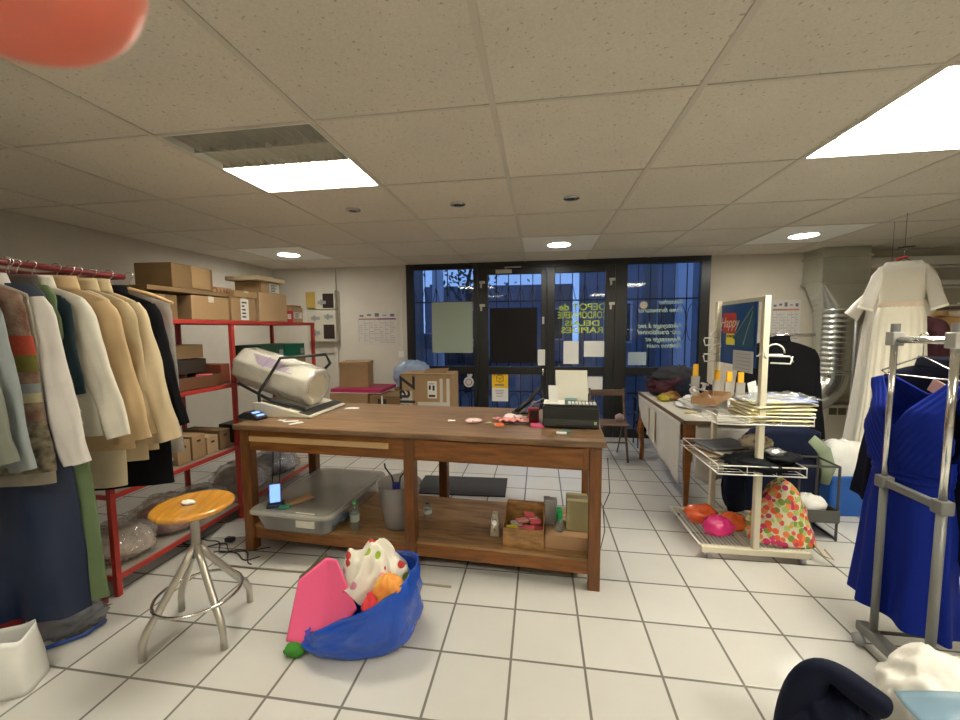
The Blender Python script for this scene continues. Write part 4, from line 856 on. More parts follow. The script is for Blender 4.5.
MB().add([PV[0], PV[5], PV[2], (PV[2][0]-.012, PV[2][1]+.03, PV[2][2]+.004), (PV[5][0]-.014, PV[5][1]+.03, PV[5][2]), (PV[0][0]-.006, PV[0][1]+.03, PV[0][2])], [(0, 1, 4, 5), (1, 2, 3, 4)]).build('dark_edge', mat('olive_edge', (.12, .10, .05), .8), pk, solid=.003)
tag(heap(.05, .035, .03, 18, .25, 2, .3, 24, 14).build('green_cloth', mat('leaf_green_cloth', (.05, .22, .03), .8), loc=(-1.115, 1.59, .001), smooth=True), 'bit of green cloth under the pink sheet at the left of the blue tote', 'cloth')
# ================================================================== BACK WALL THINGS
lbox = mat('meter_beige', (.50, .47, .38), .5)
em = thing('electric_meters', 'beige electric meter panel with dark windows on the back wall corner', 'meter panel', (-3.2, YB-.002, 1.32))
MB().box(-.22, .26, -.03, 0, 0, .75).build('back_board', lbox, em)
MB().box(-.22, -.06, -.10, -.0305, .50, .74).build('ochre_box', mat('ochre', (.42, .29, .06), .5), em, bevel=.004)
MB().box(-.06, .25, -.12, -.0305, .48, .76).build('upper_meter', lbox, em, bevel=.005)
MB().box(-.20, .25, -.12, -.0305, .01, .47).build('lower_meter', lbox, em, bevel=.005)
for x, z in ((.06, .50), (.06, .05)): MB().box(x, x+.17, -.126, -.1205, z, z+.21).build('dark_window', mat('meter_window', (.03, .018, .015), .25), em)
for x, z in ((-.13, .33), (-.13, .12), (-.02, .56), (.08, .35)): MB().box(x, x+.13, -.128, -.1205, z, z+.045).box(x+.04, x+.07, -.135, -.1285, z-.02, z+.065).build('breaker', greyp, em)
MB().prism([(-.12, 0), (.22, 0), (.17, -.16), (-.07, -.16)], -.03, -.001).build('cable_cover', lbox, em)
def calendar(label, x0, x1, z0, z1, bar, y=YB-.006):
    t = thing('wall_calendar', label, 'calendar', ((x0+x1)/2, y, (z0+z1)/2)); w = (x1-x0)/2; h = (z1-z0)/2
    MB().box(-w, w, 0, .003, -h, h).build('sheet', mat('calendar_paper', (.60, .57, .52), .8), t)
    MB().box(-w*.9, 0, -.0012, -.0002, h*.50, h*.58).build('heading_stripe', mat('stripe_tan', (.30, .2, .12), .7), t)
    MB().box(0, w*.9, -.0012, -.0002, h*.50, h*.58).build('heading_stripe', bar, t)
    g = MB(); rr = random.Random(2)
    for i in range(7):
        g.box(-w*.9+1.8*w*i/7, -w*.9+1.8*w*i/7+.002, -.001, -.0002, -h*.85, h*.48)
        for j in range(10):
            a = -w*.9+1.8*w*i/7+.008
            if rr.random() < .8: g.box(a, a+w*rr.uniform(.08, .2), -.001, -.0002, -h*.83+.125*h*j, -h*.83+.125*h*j+.005)
    for i in range(5): g.box(-w*.85+w*.37*i, -w*.85+w*.37*i+w*.2, -.001, -.0002, h*(.68+.05*(i % 2)), h*(.78+.05*(i % 3)))
    g.build('print', mat('calendar_print', (.16, .15, .17), .8), t)
calendar('large year calendar on the back wall left of the shop front', -2.68, -2.04, 1.27, 1.77, mat('stripe_plum', (.16, .05, .14), .7))
cl2 = calendar('small pinkish calendar on the back wall behind the cream rack', 2.92, 3.26, 1.30, 1.84, mat('stripe_salmon', (.55, .2, .14), .7))
sw = tag(MB().box(-.045, .045, -.012, 0, -.05, .05).build('wall_socket', paintwhite, loc=(-1.995, YB-.001, 1.14), bevel=.004), 'white wall socket just left of the shop front', 'socket')
MB().box(-.035, .035, -.016, -.0125, -.035, .035).build('cover_plate', white, sw, bevel=.002)
tag(MB().box(-.006, .006, -.008, 0, 0, 1.0).build('cable_duct', paintwhite, loc=(-1.98, YB-.001, 1.20)), 'thin white cable duct running up from the wall socket', 'cable duct')
# cartons at the back left (stand on the floor)
MARK = mat('black_marker', (.015, .015, .015), .6)
carton('cardboard_box', 'wide carton on the floor left of the shop front, under the magenta sheets', -2.40, 4.97, 0, .52, .50, .69, card)
mg = mat('magenta_card', (.42, .02, .10), .5)
tag(MB().box(-.34, .34, -.27, .27, 0, .05).box(-.345, .345, -.275, .275, .0, .006, 1).build('flat_folder', [mg, white], loc=(-2.31, 5.0, .695), bevel=.002), 'magenta flat package lying under the lidded carton at the back', 'folder')
carton('lidded_box', 'lidded tan carton, topmost of the stack left of the shop front', -2.42, 5.02, .748, .36, .40, .33, card, rz=.25, lid=True, tapem=None)
c3 = carton('cardboard_box', 'low taped carton with two black bars, between the magenta package and the big lettered box', -1.88, 4.86, 0, .42, .42, .68, card2)
MB().box(-.10, -.06, -.2125, -.2105, .53, .64).box(-.03, .01, -.2125, -.2105, .53, .64).build('black_bars', MARK, c3)
MB().box(-.055, -.035, -.2128, -.2106, .50, .68).build('white_strip', white, c3)
zb = carton('shipping_box', 'large taped shipping box with black lettering beside the glass door', -1.30, 4.62, 0, .62, .36, .985, card, tapem=None, flaps=False)
MB().box(-.31, -.165, -.1822, -.1805, .02, .78).build('white_corner_panel', mat('off_white_print', (.55, .52, .46), .7), zb)
text('lettering', 'Zalando', MARK, (-.235, -.1840, .535), .26, (PI/2, PI/2, 0), zb, off=.004)
MB().box(.02, .13, -.1825, -.1805, .70, .90).build('address_label', white, zb)
MB().box(.035, .06, -.1835, -.1826, .80, .85).box(.08, .105, -.1835, -.1826, .79, .85).box(.035, .11, -.1835, -.1826, .715, .74).box(.035, .10, -.1835, -.1826, .865, .872).build('label_print', ink, zb)
MB().box(-.10, .28, -.1824, -.1806, .60, .655).box(.165, .20, -.1828, -.1808, .0, .93).box(.245, .281, -.1828, -.1808, .0, .93).build('white_tape', mat('white_tape', (.62, .57, .50), .35), zb)
MB().box(-.28, .20, -.18, .18, .967, .975).add([(-.05, -.18, .967), (.22, -.18, .967), (.22, .1, 1.03), (-.05, .05, 1.02)], [(0, 1, 2, 3)]).build('flap', card2, zb)
bp_ = tag(heap(.26, .12, .21, 41, .2, 2, .22, .0001 and 50, 26).build('blue_plastic_bag', mat('light_blue_film', (.30, .38, .52), .15, bump=.5, bscale=14, coat=.4), loc=(-1.72, 5.28, .70), smooth=True), 'light blue crumpled plastic bag behind the big lettered box', 'plastic bag')
tag(MB().box(-.25, .25, -.10, .10, 0, .70).build('cardboard_box', card2, loc=(-1.72, 5.30, .0), bevel=.004), 'carton against the wall under the light blue plastic bag', 'box')
# ---- papers and lettering on the glass
GY = YB-.008
def onglass(name, label, cat, x0, x1, z0, z1, m, bev=0):
    return tag(MB().box(-(x1-x0)/2, (x1-x0)/2, 0, .002, -(z1-z0)/2, (z1-z0)/2).build(name, m, loc=((x0+x1)/2, GY, (z0+z1)/2), bevel=bev), label, cat)
onglass('poster', 'back of a large pale green poster stuck on the left window', 'poster', -1.53, -.935, 1.16, 1.885, mat('pale_green_paper', (.32, .38, .30), .6, bump=.05, bscale=6))
onglass('black_sheet', 'large black sheet covering the middle of the left door pane', 'sheet', -.69, -.03, 1.02, 1.79, mat('matt_black_sheet', (.012, .010, .009), .7))
onglass('notice', 'upright white notice on the right door pane', 'notice', .33, .535, 1.01, 1.325, white)
onglass('notice', 'wide white notice on the right door pane, right of the upright one', 'notice', .605, .89, 1.11, 1.325, white)
onglass('notice', 'pale blue-grey sheet at the bottom left of the right-hand window', 'notice', 1.185, 1.42, 1.0, 1.175, mat('pale_blue_paper', (.34, .42, .48), .7))
onglass('notice', 'white sheet in the lower pane of the right door, behind the printer', 'notice', .66, .86, .60, .84, white)
tag(MB().box(-.05, .05, -.02, 0, -.11, .11).build('intercom', paintwhite, loc=(.03, YB-.031, 1.10), bevel=.004), 'small white box on the stile between the two glass doors', 'box')
for x, z, r_, lb in ((-1.0, .74, .075, 'larger round sticker low in the left window'), (-.985, .845, .04, 'smaller oval sticker above the large round one in the left window')):
    s_ = tag(MB().lathe([(0, 0), (r_, 0), (r_, .002), (0, .002)], 28, M=Matrix.Rotation(PI/2, 4, 'X')).build('round_sticker', mat('sticker_white', (.55, .55, .55), .6), loc=(x, GY+.001, z)), lb, 'sticker')
    if r_ > .05: MB().lathe([(.035, .0), (.05, .0), (.05, .001), (.035, .001)], 24, M=Matrix.Translation((0, -.003, 0)) @ Matrix.Rotation(PI/2, 4, 'X'), cap=False).build('printed_ring', mat('sticker_ring', (.35, .2, .2), .6), s_)
tag(MB().lathe([(0, 0), (.05, 0), (.05, .002), (0, .002)], 28, M=Matrix.Rotation(PI/2, 4, 'X')).build('round_sticker', mat('cream_sticker', (.60, .52, .38), .6), loc=(1.37, GY+.001, 1.80)), 'cream round sticker at the upper left of the right-hand window', 'sticker')
# yellow poster with cube emblem
yp = thing('yellow_poster', 'yellow and white poster with a hexagon cube emblem on the left door', 'poster', (-.55, GY-.001, .47), 0)
MB().box(-.115, .115, 0, .002, 0, .41).build('sheet', white, yp)
MB().box(-.115, .115, -.0015, -.0002, .19, .41).build('yellow_panel', mat('signal_yellow', (.80, .50, .01), .6), yp)
e = MB(); hexp = [(.055*math.sin(k*PI/3), .325+.055*math.cos(k*PI/3)) for k in range(7)]
e.tube([(x, -.003, z) for x, z in hexp], .0045, 6)
for k in (1, 3, 5): e.tube([(0, -.003, .325), (.034*math.sin(k*PI/3), -.003, .325+.034*math.cos(k*PI/3))], .004, 6)
e.build('cube_emblem', mat('dark_red_brown', (.12, .02, .005), .6), yp)
e = MB()
for k, (w_, z) in enumerate(((.075, .225), (.07, .155), (.065, .13), (.06, .105), (.05, .07))): e.box(-w_, w_*.8, -.0035, -.002, z, z+(.018 if k == 0 else .007))
e.build('small_print', mat('poster_print', (.15, .12, .2), .7), yp)
# lettering on the outside of the glass, seen from behind (mirrored)
GO = YB+.008
yel = mat('yellow_vinyl', (.85, .85, .05), .5); pal = mat('pale_vinyl', (.80, .85, .62), .5)
wr = thing('window_lettering', 'mirrored yellow-green capital lettering on the right glass door', 'lettering', (.58, GO, 1.60))
for k, (s_, z, w_, sz_) in enumerate((('DEPOT de', .185, .62, .13), ('CORDONNERIE', .075, .66, .13), ('DELAIS', -.035, .46, .10), ('RAPIDES', -.13, .56, .11))):
    o = text('word', s_, yel, (0, 0, z), sz_, (PI/2, 0, PI), wr, off=.002); bpy.context.view_layer.update(); o.scale.x = w_/max(o.dimensions.x, .01)
wr = thing('window_lettering', 'mirrored pale script lettering on the right-hand window', 'lettering', (1.74, GO, 1.60))
for k, (s_, z, w_) in enumerate((('Retouches', .235, .30), ('Pose fermetures', .13, .56), ('Nettoyage à sec', -.075, .56), ('cuir traditionnel', -.16, .56), ('Repassage et', -.255, .46), ('Finition main', -.34, .44))):
    o = text('word', s_, pal, (.08-w_/2+.05, 0, z), .085, (PI/2, 0, PI), wr, shear=.35, off=.002); bpy.context.view_layer.update(); o.scale.x = w_/max(o.dimensions.x, .01)
# ================================================================== CHAIR and odd things by the door
ch = thing('folding_chair', 'dark wooden folding chair behind the printer, in front of the shop doors', 'chair', (.79, 4.56, 0), .06)
cw = mat('chair_wood', (.11, .062, .038), .5, var=.2, stretch=(1, 6, 6))
for sx_ in (-.19, .19):
    MB().tube([(sx_, -.05, .0), (sx_, .12, .44), (sx_, .22, .80)], .0135, 8, flat=.7).build('leg', cw, ch)
    MB().tube([(sx_*.88, .34, .0), (sx_*.88, .10, .42)], .0125, 8, flat=.7).build('leg', cw, ch)
st_ = MB()
for k in range(5): st_.box(-.185, .185, -.13+.062*k, -.08+.062*k, .432, .447)
st_.build('seat', cw, ch, bevel=.003)
MB().box(-.19, .19, .195, .212, .715, .785).build('backrest', cw, ch, bevel=.006)
MB().tube([(-.19, .02, .21), (.19, .02, .21)], .009, 8).build('stretcher', cw, ch)
tag(heap(.05, .03, .05, 61, .2, 2, .3, 20, 12).build('tag_bag', mat('dull_pink', (.30, .22, .22), .7), loc=(.90, 4.62, .452), smooth=True), 'small dull pinkish thing on the folding chair seat', 'bag')
bt = thing('black_stand', 'low black wire stand in front of the right-hand window, beside the desk', 'stand', (1.34, 5.22, 0))
for x in (-.12, .12):
    for y in (-.12, .12): MB().tube([(x, y, 0.001), (x, y, .62)], .008, 6).build('leg', blackp, bt)
for z in (.2, .42, .62): MB().box(-.13, .13, -.13, .13, z-.008, z).build('shelf', blackp, bt)
heap(.12, .1, .1, 63, .2, 2, .2, 30, 16, M=Matrix.Translation((0, 0, .2))).build('black_bag', mat('black_cloth'), bt, smooth=True)
# ================================================================== DESK
dw = mat('desk_wood', (.24, .085, .018), .35, var=.2, stretch=(1, 6, 6))
dk_ = thing('desk', 'wooden desk wrapped in a white scalloped skirt, right of the shop doors', 'desk', (1.19, 3.40, 0))
MB().box(-.02, .56, -.02, 1.50, .725, .745).build('desk_top', mat('desk_top_white', (.56, .52, .44), .5), dk_, bevel=.003)
MB().box(-.028, -.0205, -.028, 1.51, .715, .748).box(-.028, .568, -.028, -.0205, .715, .748).build('edge_band', mat('worn_edge', (.16, .11, .06), .6), dk_)
for x, y in ((.02, .03), (.52, .03)): MB().tube([(x, y, .72), (x, y, .42), (x, y, .001)], [.038, .036, .020], 4, up=(1, 1, 0)).build('leg', dw, dk_)
for x in (.0, .52): MB().tube([(x+.03, 1.38, .72), (x, 1.34, .50), (x-.045, 1.29, .36), (x-.02, 1.29, .18), (x-.03, 1.27, .001)], [.04, .045, .036, .024, .026], 10).build('leg', dw, dk_, smooth=True)
MB().box(.02, .52, .01, .03, .55, .72).box(.01, .03, .05, 1.36, .58, .72).box(.02, .52, 1.38, 1.40, .55, .72).build('apron', dw, dk_)
skm = mat('skirt_white', (.60, .57, .52), .7, bump=.05, bscale=8)
def skl(u, v):
    y = .06+1.40*u; lo = .30-.115*math.cos(PI*(u*1.0))+.17*max(0, (u-.80)/.2)**1.4+.02*math.sin(u*9); return (-.030-.006*math.sin(u*23)*(1-v), y, lo+(.715-lo)*v)
MB().grid(skl, 50, 14).build('side_skirt', skm, dk_, smooth=True, solid=.004)
def skf(u, v):
    x = .065+.47*u; lo = .26-.05*math.sin(PI*u*2.2)**2+.02; return (x, -.012-.006*math.sin(u*15)*(1-v), lo+(.715-lo)*v)
MB().grid(skf, 30, 12).build('front_skirt', skm, dk_, smooth=True, solid=.004)
q = MB()
for k in range(2): q.box(-.046, -.040, .95-.22*k, 1.02-.22*k, .36, .66)
q.build('lace_strip', mat('lace_cream', (.62, .55, .42), .8, bump=.5, bscale=80), dk_)
ZD = .746
tag(heap(.26, .20, .14, 71, .18, 1.8, .22, 70, 36).build('clothes_pile', mat('dark_plum_cloth', (.035, .02, .035), .9, var=.5, vscale=7, col2=(.075, .02, .02)), loc=(1.47, 4.66, ZD), smooth=True), 'dark plum pile of folded clothes at the far end of the desk', 'clothes')
tag(heap(.24, .16, .12, 72, .18, 1.6, .25, 60, 30).build('folded_garment', mat('charcoal_cloth', (.035, .036, .042), .9), loc=(1.49, 4.66, ZD+.13), smooth=True), 'charcoal garment on top of the plum pile on the desk', 'clothes')
tag(heap(.17, .14, .10, 73, .18, 1.6, .25, 60, 30).build('folded_garment', mat('blue_black_cloth', (.012, .014, .024), .9), loc=(1.56, 4.28, ZD+.05), smooth=True), 'blue-black garment at the right of the dark pile on the desk', 'clothes')
tag(heap(.14, .12, .05, 74, .2, 2.4, .25, 40, 22).build('patterned_scarf', mat('autumn_print', (.20, .05, .03), .9, var=.8, vscale=18, col2=(.28, .20, .05)), loc=(1.42, 4.38, ZD), smooth=True), 'rust and olive patterned cloth in front of the dark pile on the desk', 'cloth')
tag(heap(.06, .09, .035, 75, .2, 2.4, .25, 30, 16).build('yellow_green_cloth', mat('yellow_olive', (.32, .26, .03), .9), loc=(1.27, 4.30, ZD), smooth=True), 'yellow-green cloth at the left edge of the desk top', 'cloth')
for k in range(3):
    tag(heap(.15-.01*k, .17, .028, 80+k, .1, 1.5, .12, 40, 18).build('folded_linen', white, loc=(1.44+.02*k, 3.99-.02*k, ZD+.033*k), smooth=True), ('white folded linen, %s of the stack of three on the desk' % ('bottom', 'middle', 'top')[k]), 'linen')
sheet('paper_sheet', 'white sheet of paper under the yellow strip on the desk', 'paper', 1.42, 3.64, ZD, .26, .20, white, .2)
yt = tag(MB().grid(lambda u, v: ((u-.5)*.20, (v-.5)*.06, .006+.01*math.sin(u*6)), 14, 5).build('tape_measure', mat('yellow_tape', (.62, .50, .10), .5), loc=(1.36, 3.66, ZD+.004), rot=(0, 0, -.2), smooth=True, solid=.002), 'yellow flat strip like a tape measure on the white sheet on the desk', 'tape measure')
MB().box(.0, .035, -.012, .012, .012, .026).build('metal_end', blackp, yt)
# ================================================================== CREAM DISPLAY RACK
RK = thing('display_rack', 'cream metal display rack on castors with wire trays', 'display rack', (1.37, 2.96, 0))
F_, B_ = -.28, .28
for y, w0, w1 in ((F_, -.32, .32), (B_, -.33, .25)):
    MB().box(w0, w1, y-.02, y+.02, .045, .085).build('base_beam', cream, RK, bevel=.004)
    for x in (w0+.05, w1-.04):
        c_ = MB().lathe([(0, -.012), (.02, -.012), (.022, 0), (.02, .012), (0, .012)], 18, M=Matrix.Translation((x, y, .0235)) @ Matrix.Rotation(PI/2, 4, 'Y')).build('castor', greyp, RK, smooth=True)
        MB().box(x-.018, x+.018, y-.012, y+.012, .034, .046).build('castor_fork', chrome, c_)
MB().box(-.018, .018, F_-.02, F_+.02, .085, 1.69).build('upright', cream, RK, bevel=.004)
MB().box(-.055, -.019, B_-.02, B_+.02, .085, 1.69).build('upright', cream, RK, bevel=.004)
MB().box(-.02, .0, F_, B_, 1.655, 1.685).build('top_beam', cream, RK)
MB().box(-.02, .0, F_, B_, .05, .075).build('bottom_beam', cream, RK)
def wire_tray(name, x0, x1, y0, y1, z, h, n=12):
    m_ = MB()
    for zz in (z, z+h): m_.tube([(x0, y0, zz), (x1, y0, zz), (x1, y1, zz), (x0, y1, zz), (x0, y0, zz)], .0045, 6)
    for i in range(n+1):
        y = y0+(y1-y0)*i/n; m_.tube([(x0, y, z), (x1, y, z)], .0025, 5)
    for i in range(4):
        x = x0+(x1-x0)*i/3; m_.tube([(x, y0, z+h), (x, y0, z), (x, y1, z), (x, y1, z+h)], .0028, 5)
    return m_.build(name, paintwhite, RK, smooth=True)
wire_tray('wire_tray', -.27, .27, F_-.05, B_, .90, .05)
wire_tray('wire_tray', -.26, .24, F_-.06, B_, .585, .055)
m_ = MB()
for i in range(26):
    x = -.32+.62*i/25; m_.tube([(x, F_, .088), (x-.01, B_, .088)], .0025, 5)
m_.tube([(-.33, F_, .09), (-.34, B_, .09)], .005, 6).tube([(.31, F_, .09), (.25, B_, .09)], .005, 6).build('bottom_grid', paintwhite, RK, smooth=True)
# signs and hooks
def hooks(y0, z, sgn, n):
    h = MB()
    h.tube([(-.03, y0, z), (-.03+sgn*.12, y0-.03, z)], .005, 6)
    h.tube([(sgn*(.05+.055*math.cos(a)), y0-.02, z+.01+.055*math.sin(a)) for a in [PI*k/10*1.2 for k in range(11)]], .005, 6)
    h.tube([(sgn*.03, y0-.02, z-.05), (sgn*.14, y0-.02, z-.055), (sgn*.15, y0-.02, z-.01)], .005, 6)
    return h.build('display_hook', paintwhite, RK, smooth=True)
hooks(F_, 1.33, 1, 3); hooks(B_-.02, 1.42, -1, 3); hooks(B_-.02, 1.30, -1, 3)
MB().tube([(-.02, F_+.1, 1.315), (.18, F_+.06, 1.315), (.20, F_+.06, 1.28)], .005, 6).build('display_hook', paintwhite, RK, smooth=True)
sg = thing('blue_sign', 'blue sign board with a red script panel and yellow label on the cream rack', 'sign', (1.345, 2.96, 0))
MB().box(-.004, .004, -.24, .25, 1.24, 1.66).build('board', mat('sign_blue', (.006, .060, .24), .3), sg, bevel=.002)
rp_ = MB().box(-.006, -.0045, .02, .215, 1.46, 1.60).build('red_panel', mat('sign_red', (.55, .03, .02), .4), sg)
text('lettering', 'Happy', mat('sign_cream', (.75, .62, .45), .5), (-.0068, .118, 1.53), .105, (PI/2, 0, -PI/2), rp_, shear=.3)
yl = MB().box(-.006, -.0045, .03, .16, 1.375, 1.455).build('yellow_label', mat('label_yellow', (.75, .66, .05), .5), sg, bevel=.012)
text('lettering', 'BONNET', MARK, (-.0068, .095, 1.435), .026, (PI/2, 0, -PI/2), yl)
MB().add([(-.007, -.22, 1.62), (-.007, -.18, 1.64), (-.007, .06, 1.43), (-.007, -.06, 1.36), (-.007, -.22, 1.37)], [(0, 1, 2, 3, 4)]).build('dark_print', mat('sign_print', (.02, .09, .16), .4), sg, solid=.001)
MB().tube([(-.009, -.2, 1.63), (-.009, .03, 1.44)], .002, 5).tube([(-.009, -.2, 1.60), (-.009, -.09, 1.38)], .002, 5).build('printed_lines', mat('sign_lines', (.25, .35, .32), .5), sg)
nt = tag(MB().box(-.002, .002, -.13, .13, 0, .14).build('price_list', mat('grey_paper', (.46, .46, .45), .8), loc=(1.330, 2.85, 1.205)), 'pale price list hung at the lower corner of the blue sign', 'notice')
n_ = MB()
for k in range(5): n_.box(-.0028, -.0021, -.1, .09, .02+.024*k, .024+.024*k)
n_.build('print', greyp, nt)
# goods on the top tray
ylp = mat('yellow_packet', (.80, .42, .02), .5)
for k, (x, y, h) in enumerate(((1.17, 3.20, .27), (1.31, 3.17, .23), (1.38, 3.14, .22), (1.44, 3.10, .22))):
    t = thing('hanging_packet', ('leftmost', 'second from left', 'third from left', 'rightmost')[k]+' of the clear packets with yellow tops above the top tray', 'packet', (x, y, .955 if k == 0 else .955))
    MB().box(-.028, .028, -.008, .008, 0, h*.66).build('clear_body', glassy('packet_film', (.62, .60, .56), .1, .3), t); MB().box(-.017, .017, -.009, .009, h*.66, h).build('yellow_top', ylp, t)
tag(MB().box(-.19, .19, -.11, .11, 0, .065).build('white_carton', white, loc=(1.44, 3.33-.12, .951), bevel=.003) if False else MB().box(-.13, .13, -.07, .07, 0, .07).build('white_carton', white, loc=(1.47, 3.13, .909), bevel=.003), 'low white box at the back of the top tray', 'box')
for k, (x, y, r_, h) in enumerate(((1.50, 3.02, -.3, .17), (1.54, 3.00, -.5, .15))):
    tag(MB().box(-.03, .03, -.002, .002, 0, h).build('leaflet', white, loc=(x, y, .96), rot=(.15, r_, .2)), ('upright' if k == 0 else 'tilted')+' white leaflet behind the patterned packs', 'leaflet')
fr = thing('tray_frame', 'shallow brown wooden tray tilted at the left end of the top wire tray', 'tray', (1.20, 2.98, .985), .95)
MB().box(-.20, .20, -.07, .07, 0, .008).box(-.20, .20, -.075, -.07, 0, .045).box(-.20, .20, .07, .075, 0, .045).box(-.205, -.2, -.075, .075, 0, .045).box(.2, .205, -.075, .075, 0, .045).build('tray_body', mat('light_brown_board', (.34, .19, .09), .6), fr, bevel=.001)
wp = mat('spool_white', (.72, .71, .68), .4)
for k, (x, y, z, a) in enumerate(((1.13, 3.16, 1.0, .2), (1.20, 3.10, 1.0, .9), (1.17, 3.20, 1.06, 1.8), (1.25, 3.18, 1.0, 2.5), (1.21, 3.16, 1.07, .6), (1.14, 3.10, 1.05, 2.9))):
    tag(MB().lathe([(0, 0), (.028, 0), (.028, .006), (.012, .008), (.012, .045), (.028, .047), (.028, .053), (0, .053)], 18).build('thread_spool', wp, loc=(x, y, z-.04), rot=(.9*(k % 2), .4, a)), 'small white spool in the heap at the back left of the top tray', 'spool', 'white spools on the top tray')
tag(MB().box(-.08, .10, -.08, .08, 0, .012).build('backing_card', white, loc=(1.19, 3.14, .907)), 'white card under the heap of spools on the top tray', 'card')
pf = mat('blue_yellow_print', (.72, .62, .20), .6, var=1, vscale=9, col2=(.12, .22, .60))
pf2 = mat('pale_print', (.74, .66, .28), .6, var=1, vscale=14, col2=(.74, .70, .56))
for k in range(6):
    t = thing('packed_fabric', ('pale yellow folded fabric in film, number '+('one from the bottom', 'two from the bottom', 'three from the bottom', 'three from the top', 'two from the top', 'the topmost with a blue print')[k]+' on the top tray').replace('number ', ''), 'fabric pack', (1.475+.006*k, 2.80+.004*k, .909+.022*k), .1*math.sin(k*2))
    MB().grid(lambda u, v: ((u-.5)*.36, (v-.5)*.30, .012+.007*math.sin(u*5+k)*v+.02*(u-.5)*k*.2), 20, 12).build('fabric', pf if k == 5 else pf2, t, smooth=True, solid=.011)
    if k == 5:
        MB().grid(lambda u, v: ((u-.5)*.40, (v-.5)*.33, .028+.02*abs(noise.noise(Vector((u*5, v*5, 2))))+.02*(u-.5)), 30, 20).build('clear_film', foil if False else glassy('fabric_film', (.8, .8, .78), .08, .75, bump=.6), t, smooth=True)
# goods on the second tray
for k, (x, y, w, h, rz, c, lb) in enumerate(((1.30, 3.00, .36, .26, .3, (.42, .36, .27), 'beige envelope, lowest on the second tray'), (1.28, 2.98, .34, .24, .15, (.30, .22, .15), 'brownish paper folder second from below on the second tray'), (1.33, 2.97, .33, .25, .4, (.50, .45, .36), 'cream paper third from below on the second tray'), (1.30, 3.02, .32, .24, .25, (.11, .11, .12), 'charcoal folder lying on top at the left of the second tray'))):
    tag(MB().grid(lambda u, v: ((u-.5)*w, (v-.5)*h, .008+.004*math.sin(u*5+k)), 14, 8).build('flat_folder', mat('folder_tone_%d' % k, c, .7), loc=(x, y, .589+.022*k), rot=(0, 0, rz), smooth=True, solid=.012), lb, 'folder')
tag(heap(.10, .085, .05, 91, .12, 1.6, .15, 40, 22).build('floral_cloth', spots('small_floral', (.60, .50, .36), [(.45, .08, .06), (.50, .18, .12), (.25, .3, .1)], 28, .32), loc=(1.50, 2.98, .66), smooth=True), 'small folded floral cloth at the back of the second tray', 'cloth')
bk = mat('black_satin', (.006, .007, .009), .75, bump=.1, bscale=10)
tag(heap(.20, .13, .055, 92, .15, 1.8, .2, 50, 26).build('black_garment', bk, loc=(1.40, 2.74, .59), smooth=True), 'black folded garment at the front of the second tray', 'garment')
tag(heap(.13, .10, .035, 93, .15, 1.8, .2, 50, 26).build('black_garment', bk, loc=(1.50, 2.72, .655), smooth=True), 'second black garment resting on the first at the front of the second tray', 'garment')
tag(heap(.055, .04, .025, 94, .25, 2.6, .3, 30, 16).build('shiny_wrapper', mat('silver_film', (.45, .45, .43), .15, metal=.6), loc=(1.46, 2.68, .70), smooth=True), 'crumpled silvery wrapper on the black garments', 'wrapper')
# goods on the bottom grid
orm = mat('orange_film', (.85, .13, .03), .25, bump=.4, bscale=14, coat=.3); pkm = mat('hot_pink_film', (.80, .03, .22), .25, bump=.4, bscale=14, coat=.3)
tag(heap(.11, .07, .07, 95, .15, 1.6, .12, 50, 26).build('plastic_bag', orm, loc=(1.17, 3.00, .093), smooth=True), 'orange crumpled plastic bag on the bottom grid, left', 'plastic bag')
tag(heap(.09, .07, .065, 96, .15, 1.6, .12, 50, 26).build('plastic_bag', orm, loc=(1.34, 2.92, .093), smooth=True), 'orange crumpled plastic bag on the bottom grid, by the upright', 'plastic bag')
tag(heap(.10, .07, .07, 97, .15, 1.6, .12, 50, 26).build('plastic_bag', pkm, loc=(1.21, 2.83, .093), smooth=True), 'hot pink crumpled plastic bag in front of the orange ones', 'plastic bag')
fb = thing('floral_bag', 'cream shopping bag printed with pink and orange flowers on the rack base', 'bag', (1.59, 2.83, .091), -.05)
fl = spots('big_floral', (.66, .60, .42), [(.72, .12, .05), (.55, .05, .14), (.20, .30, .06), (.80, .25, .10), (.40, .50, .15)], 30, .62, bump=.15)
def fbf(u, v):
    a = 2*PI*u; c, s_ = math.cos(a), math.sin(a); top = .40-.20*abs(c-.1)**1.3
    w = .20*(1-.30*v**1.6); d = .13*(1-.75*v); r = 1+.05*noise.noise(Vector((c*2, s_*2, v*3)))*4*v
    return (w*math.copysign(abs(c)**.75, c)*r, d*math.copysign(abs(s_)**.75, s_)*r+.02*v, top*v)
MB().grid(fbf, 72, 26, closed=True).build('bag_body', fl, fb, smooth=True, solid=.002)
MB().tube([(.15, -.1, .03), (.19, -.13, -.03), (.24, -.14, -.045), (.20, -.12, .01)], .006, 6).build('strap', mat('strap_beige', (.5, .4, .22), .7), fb, smooth=True)
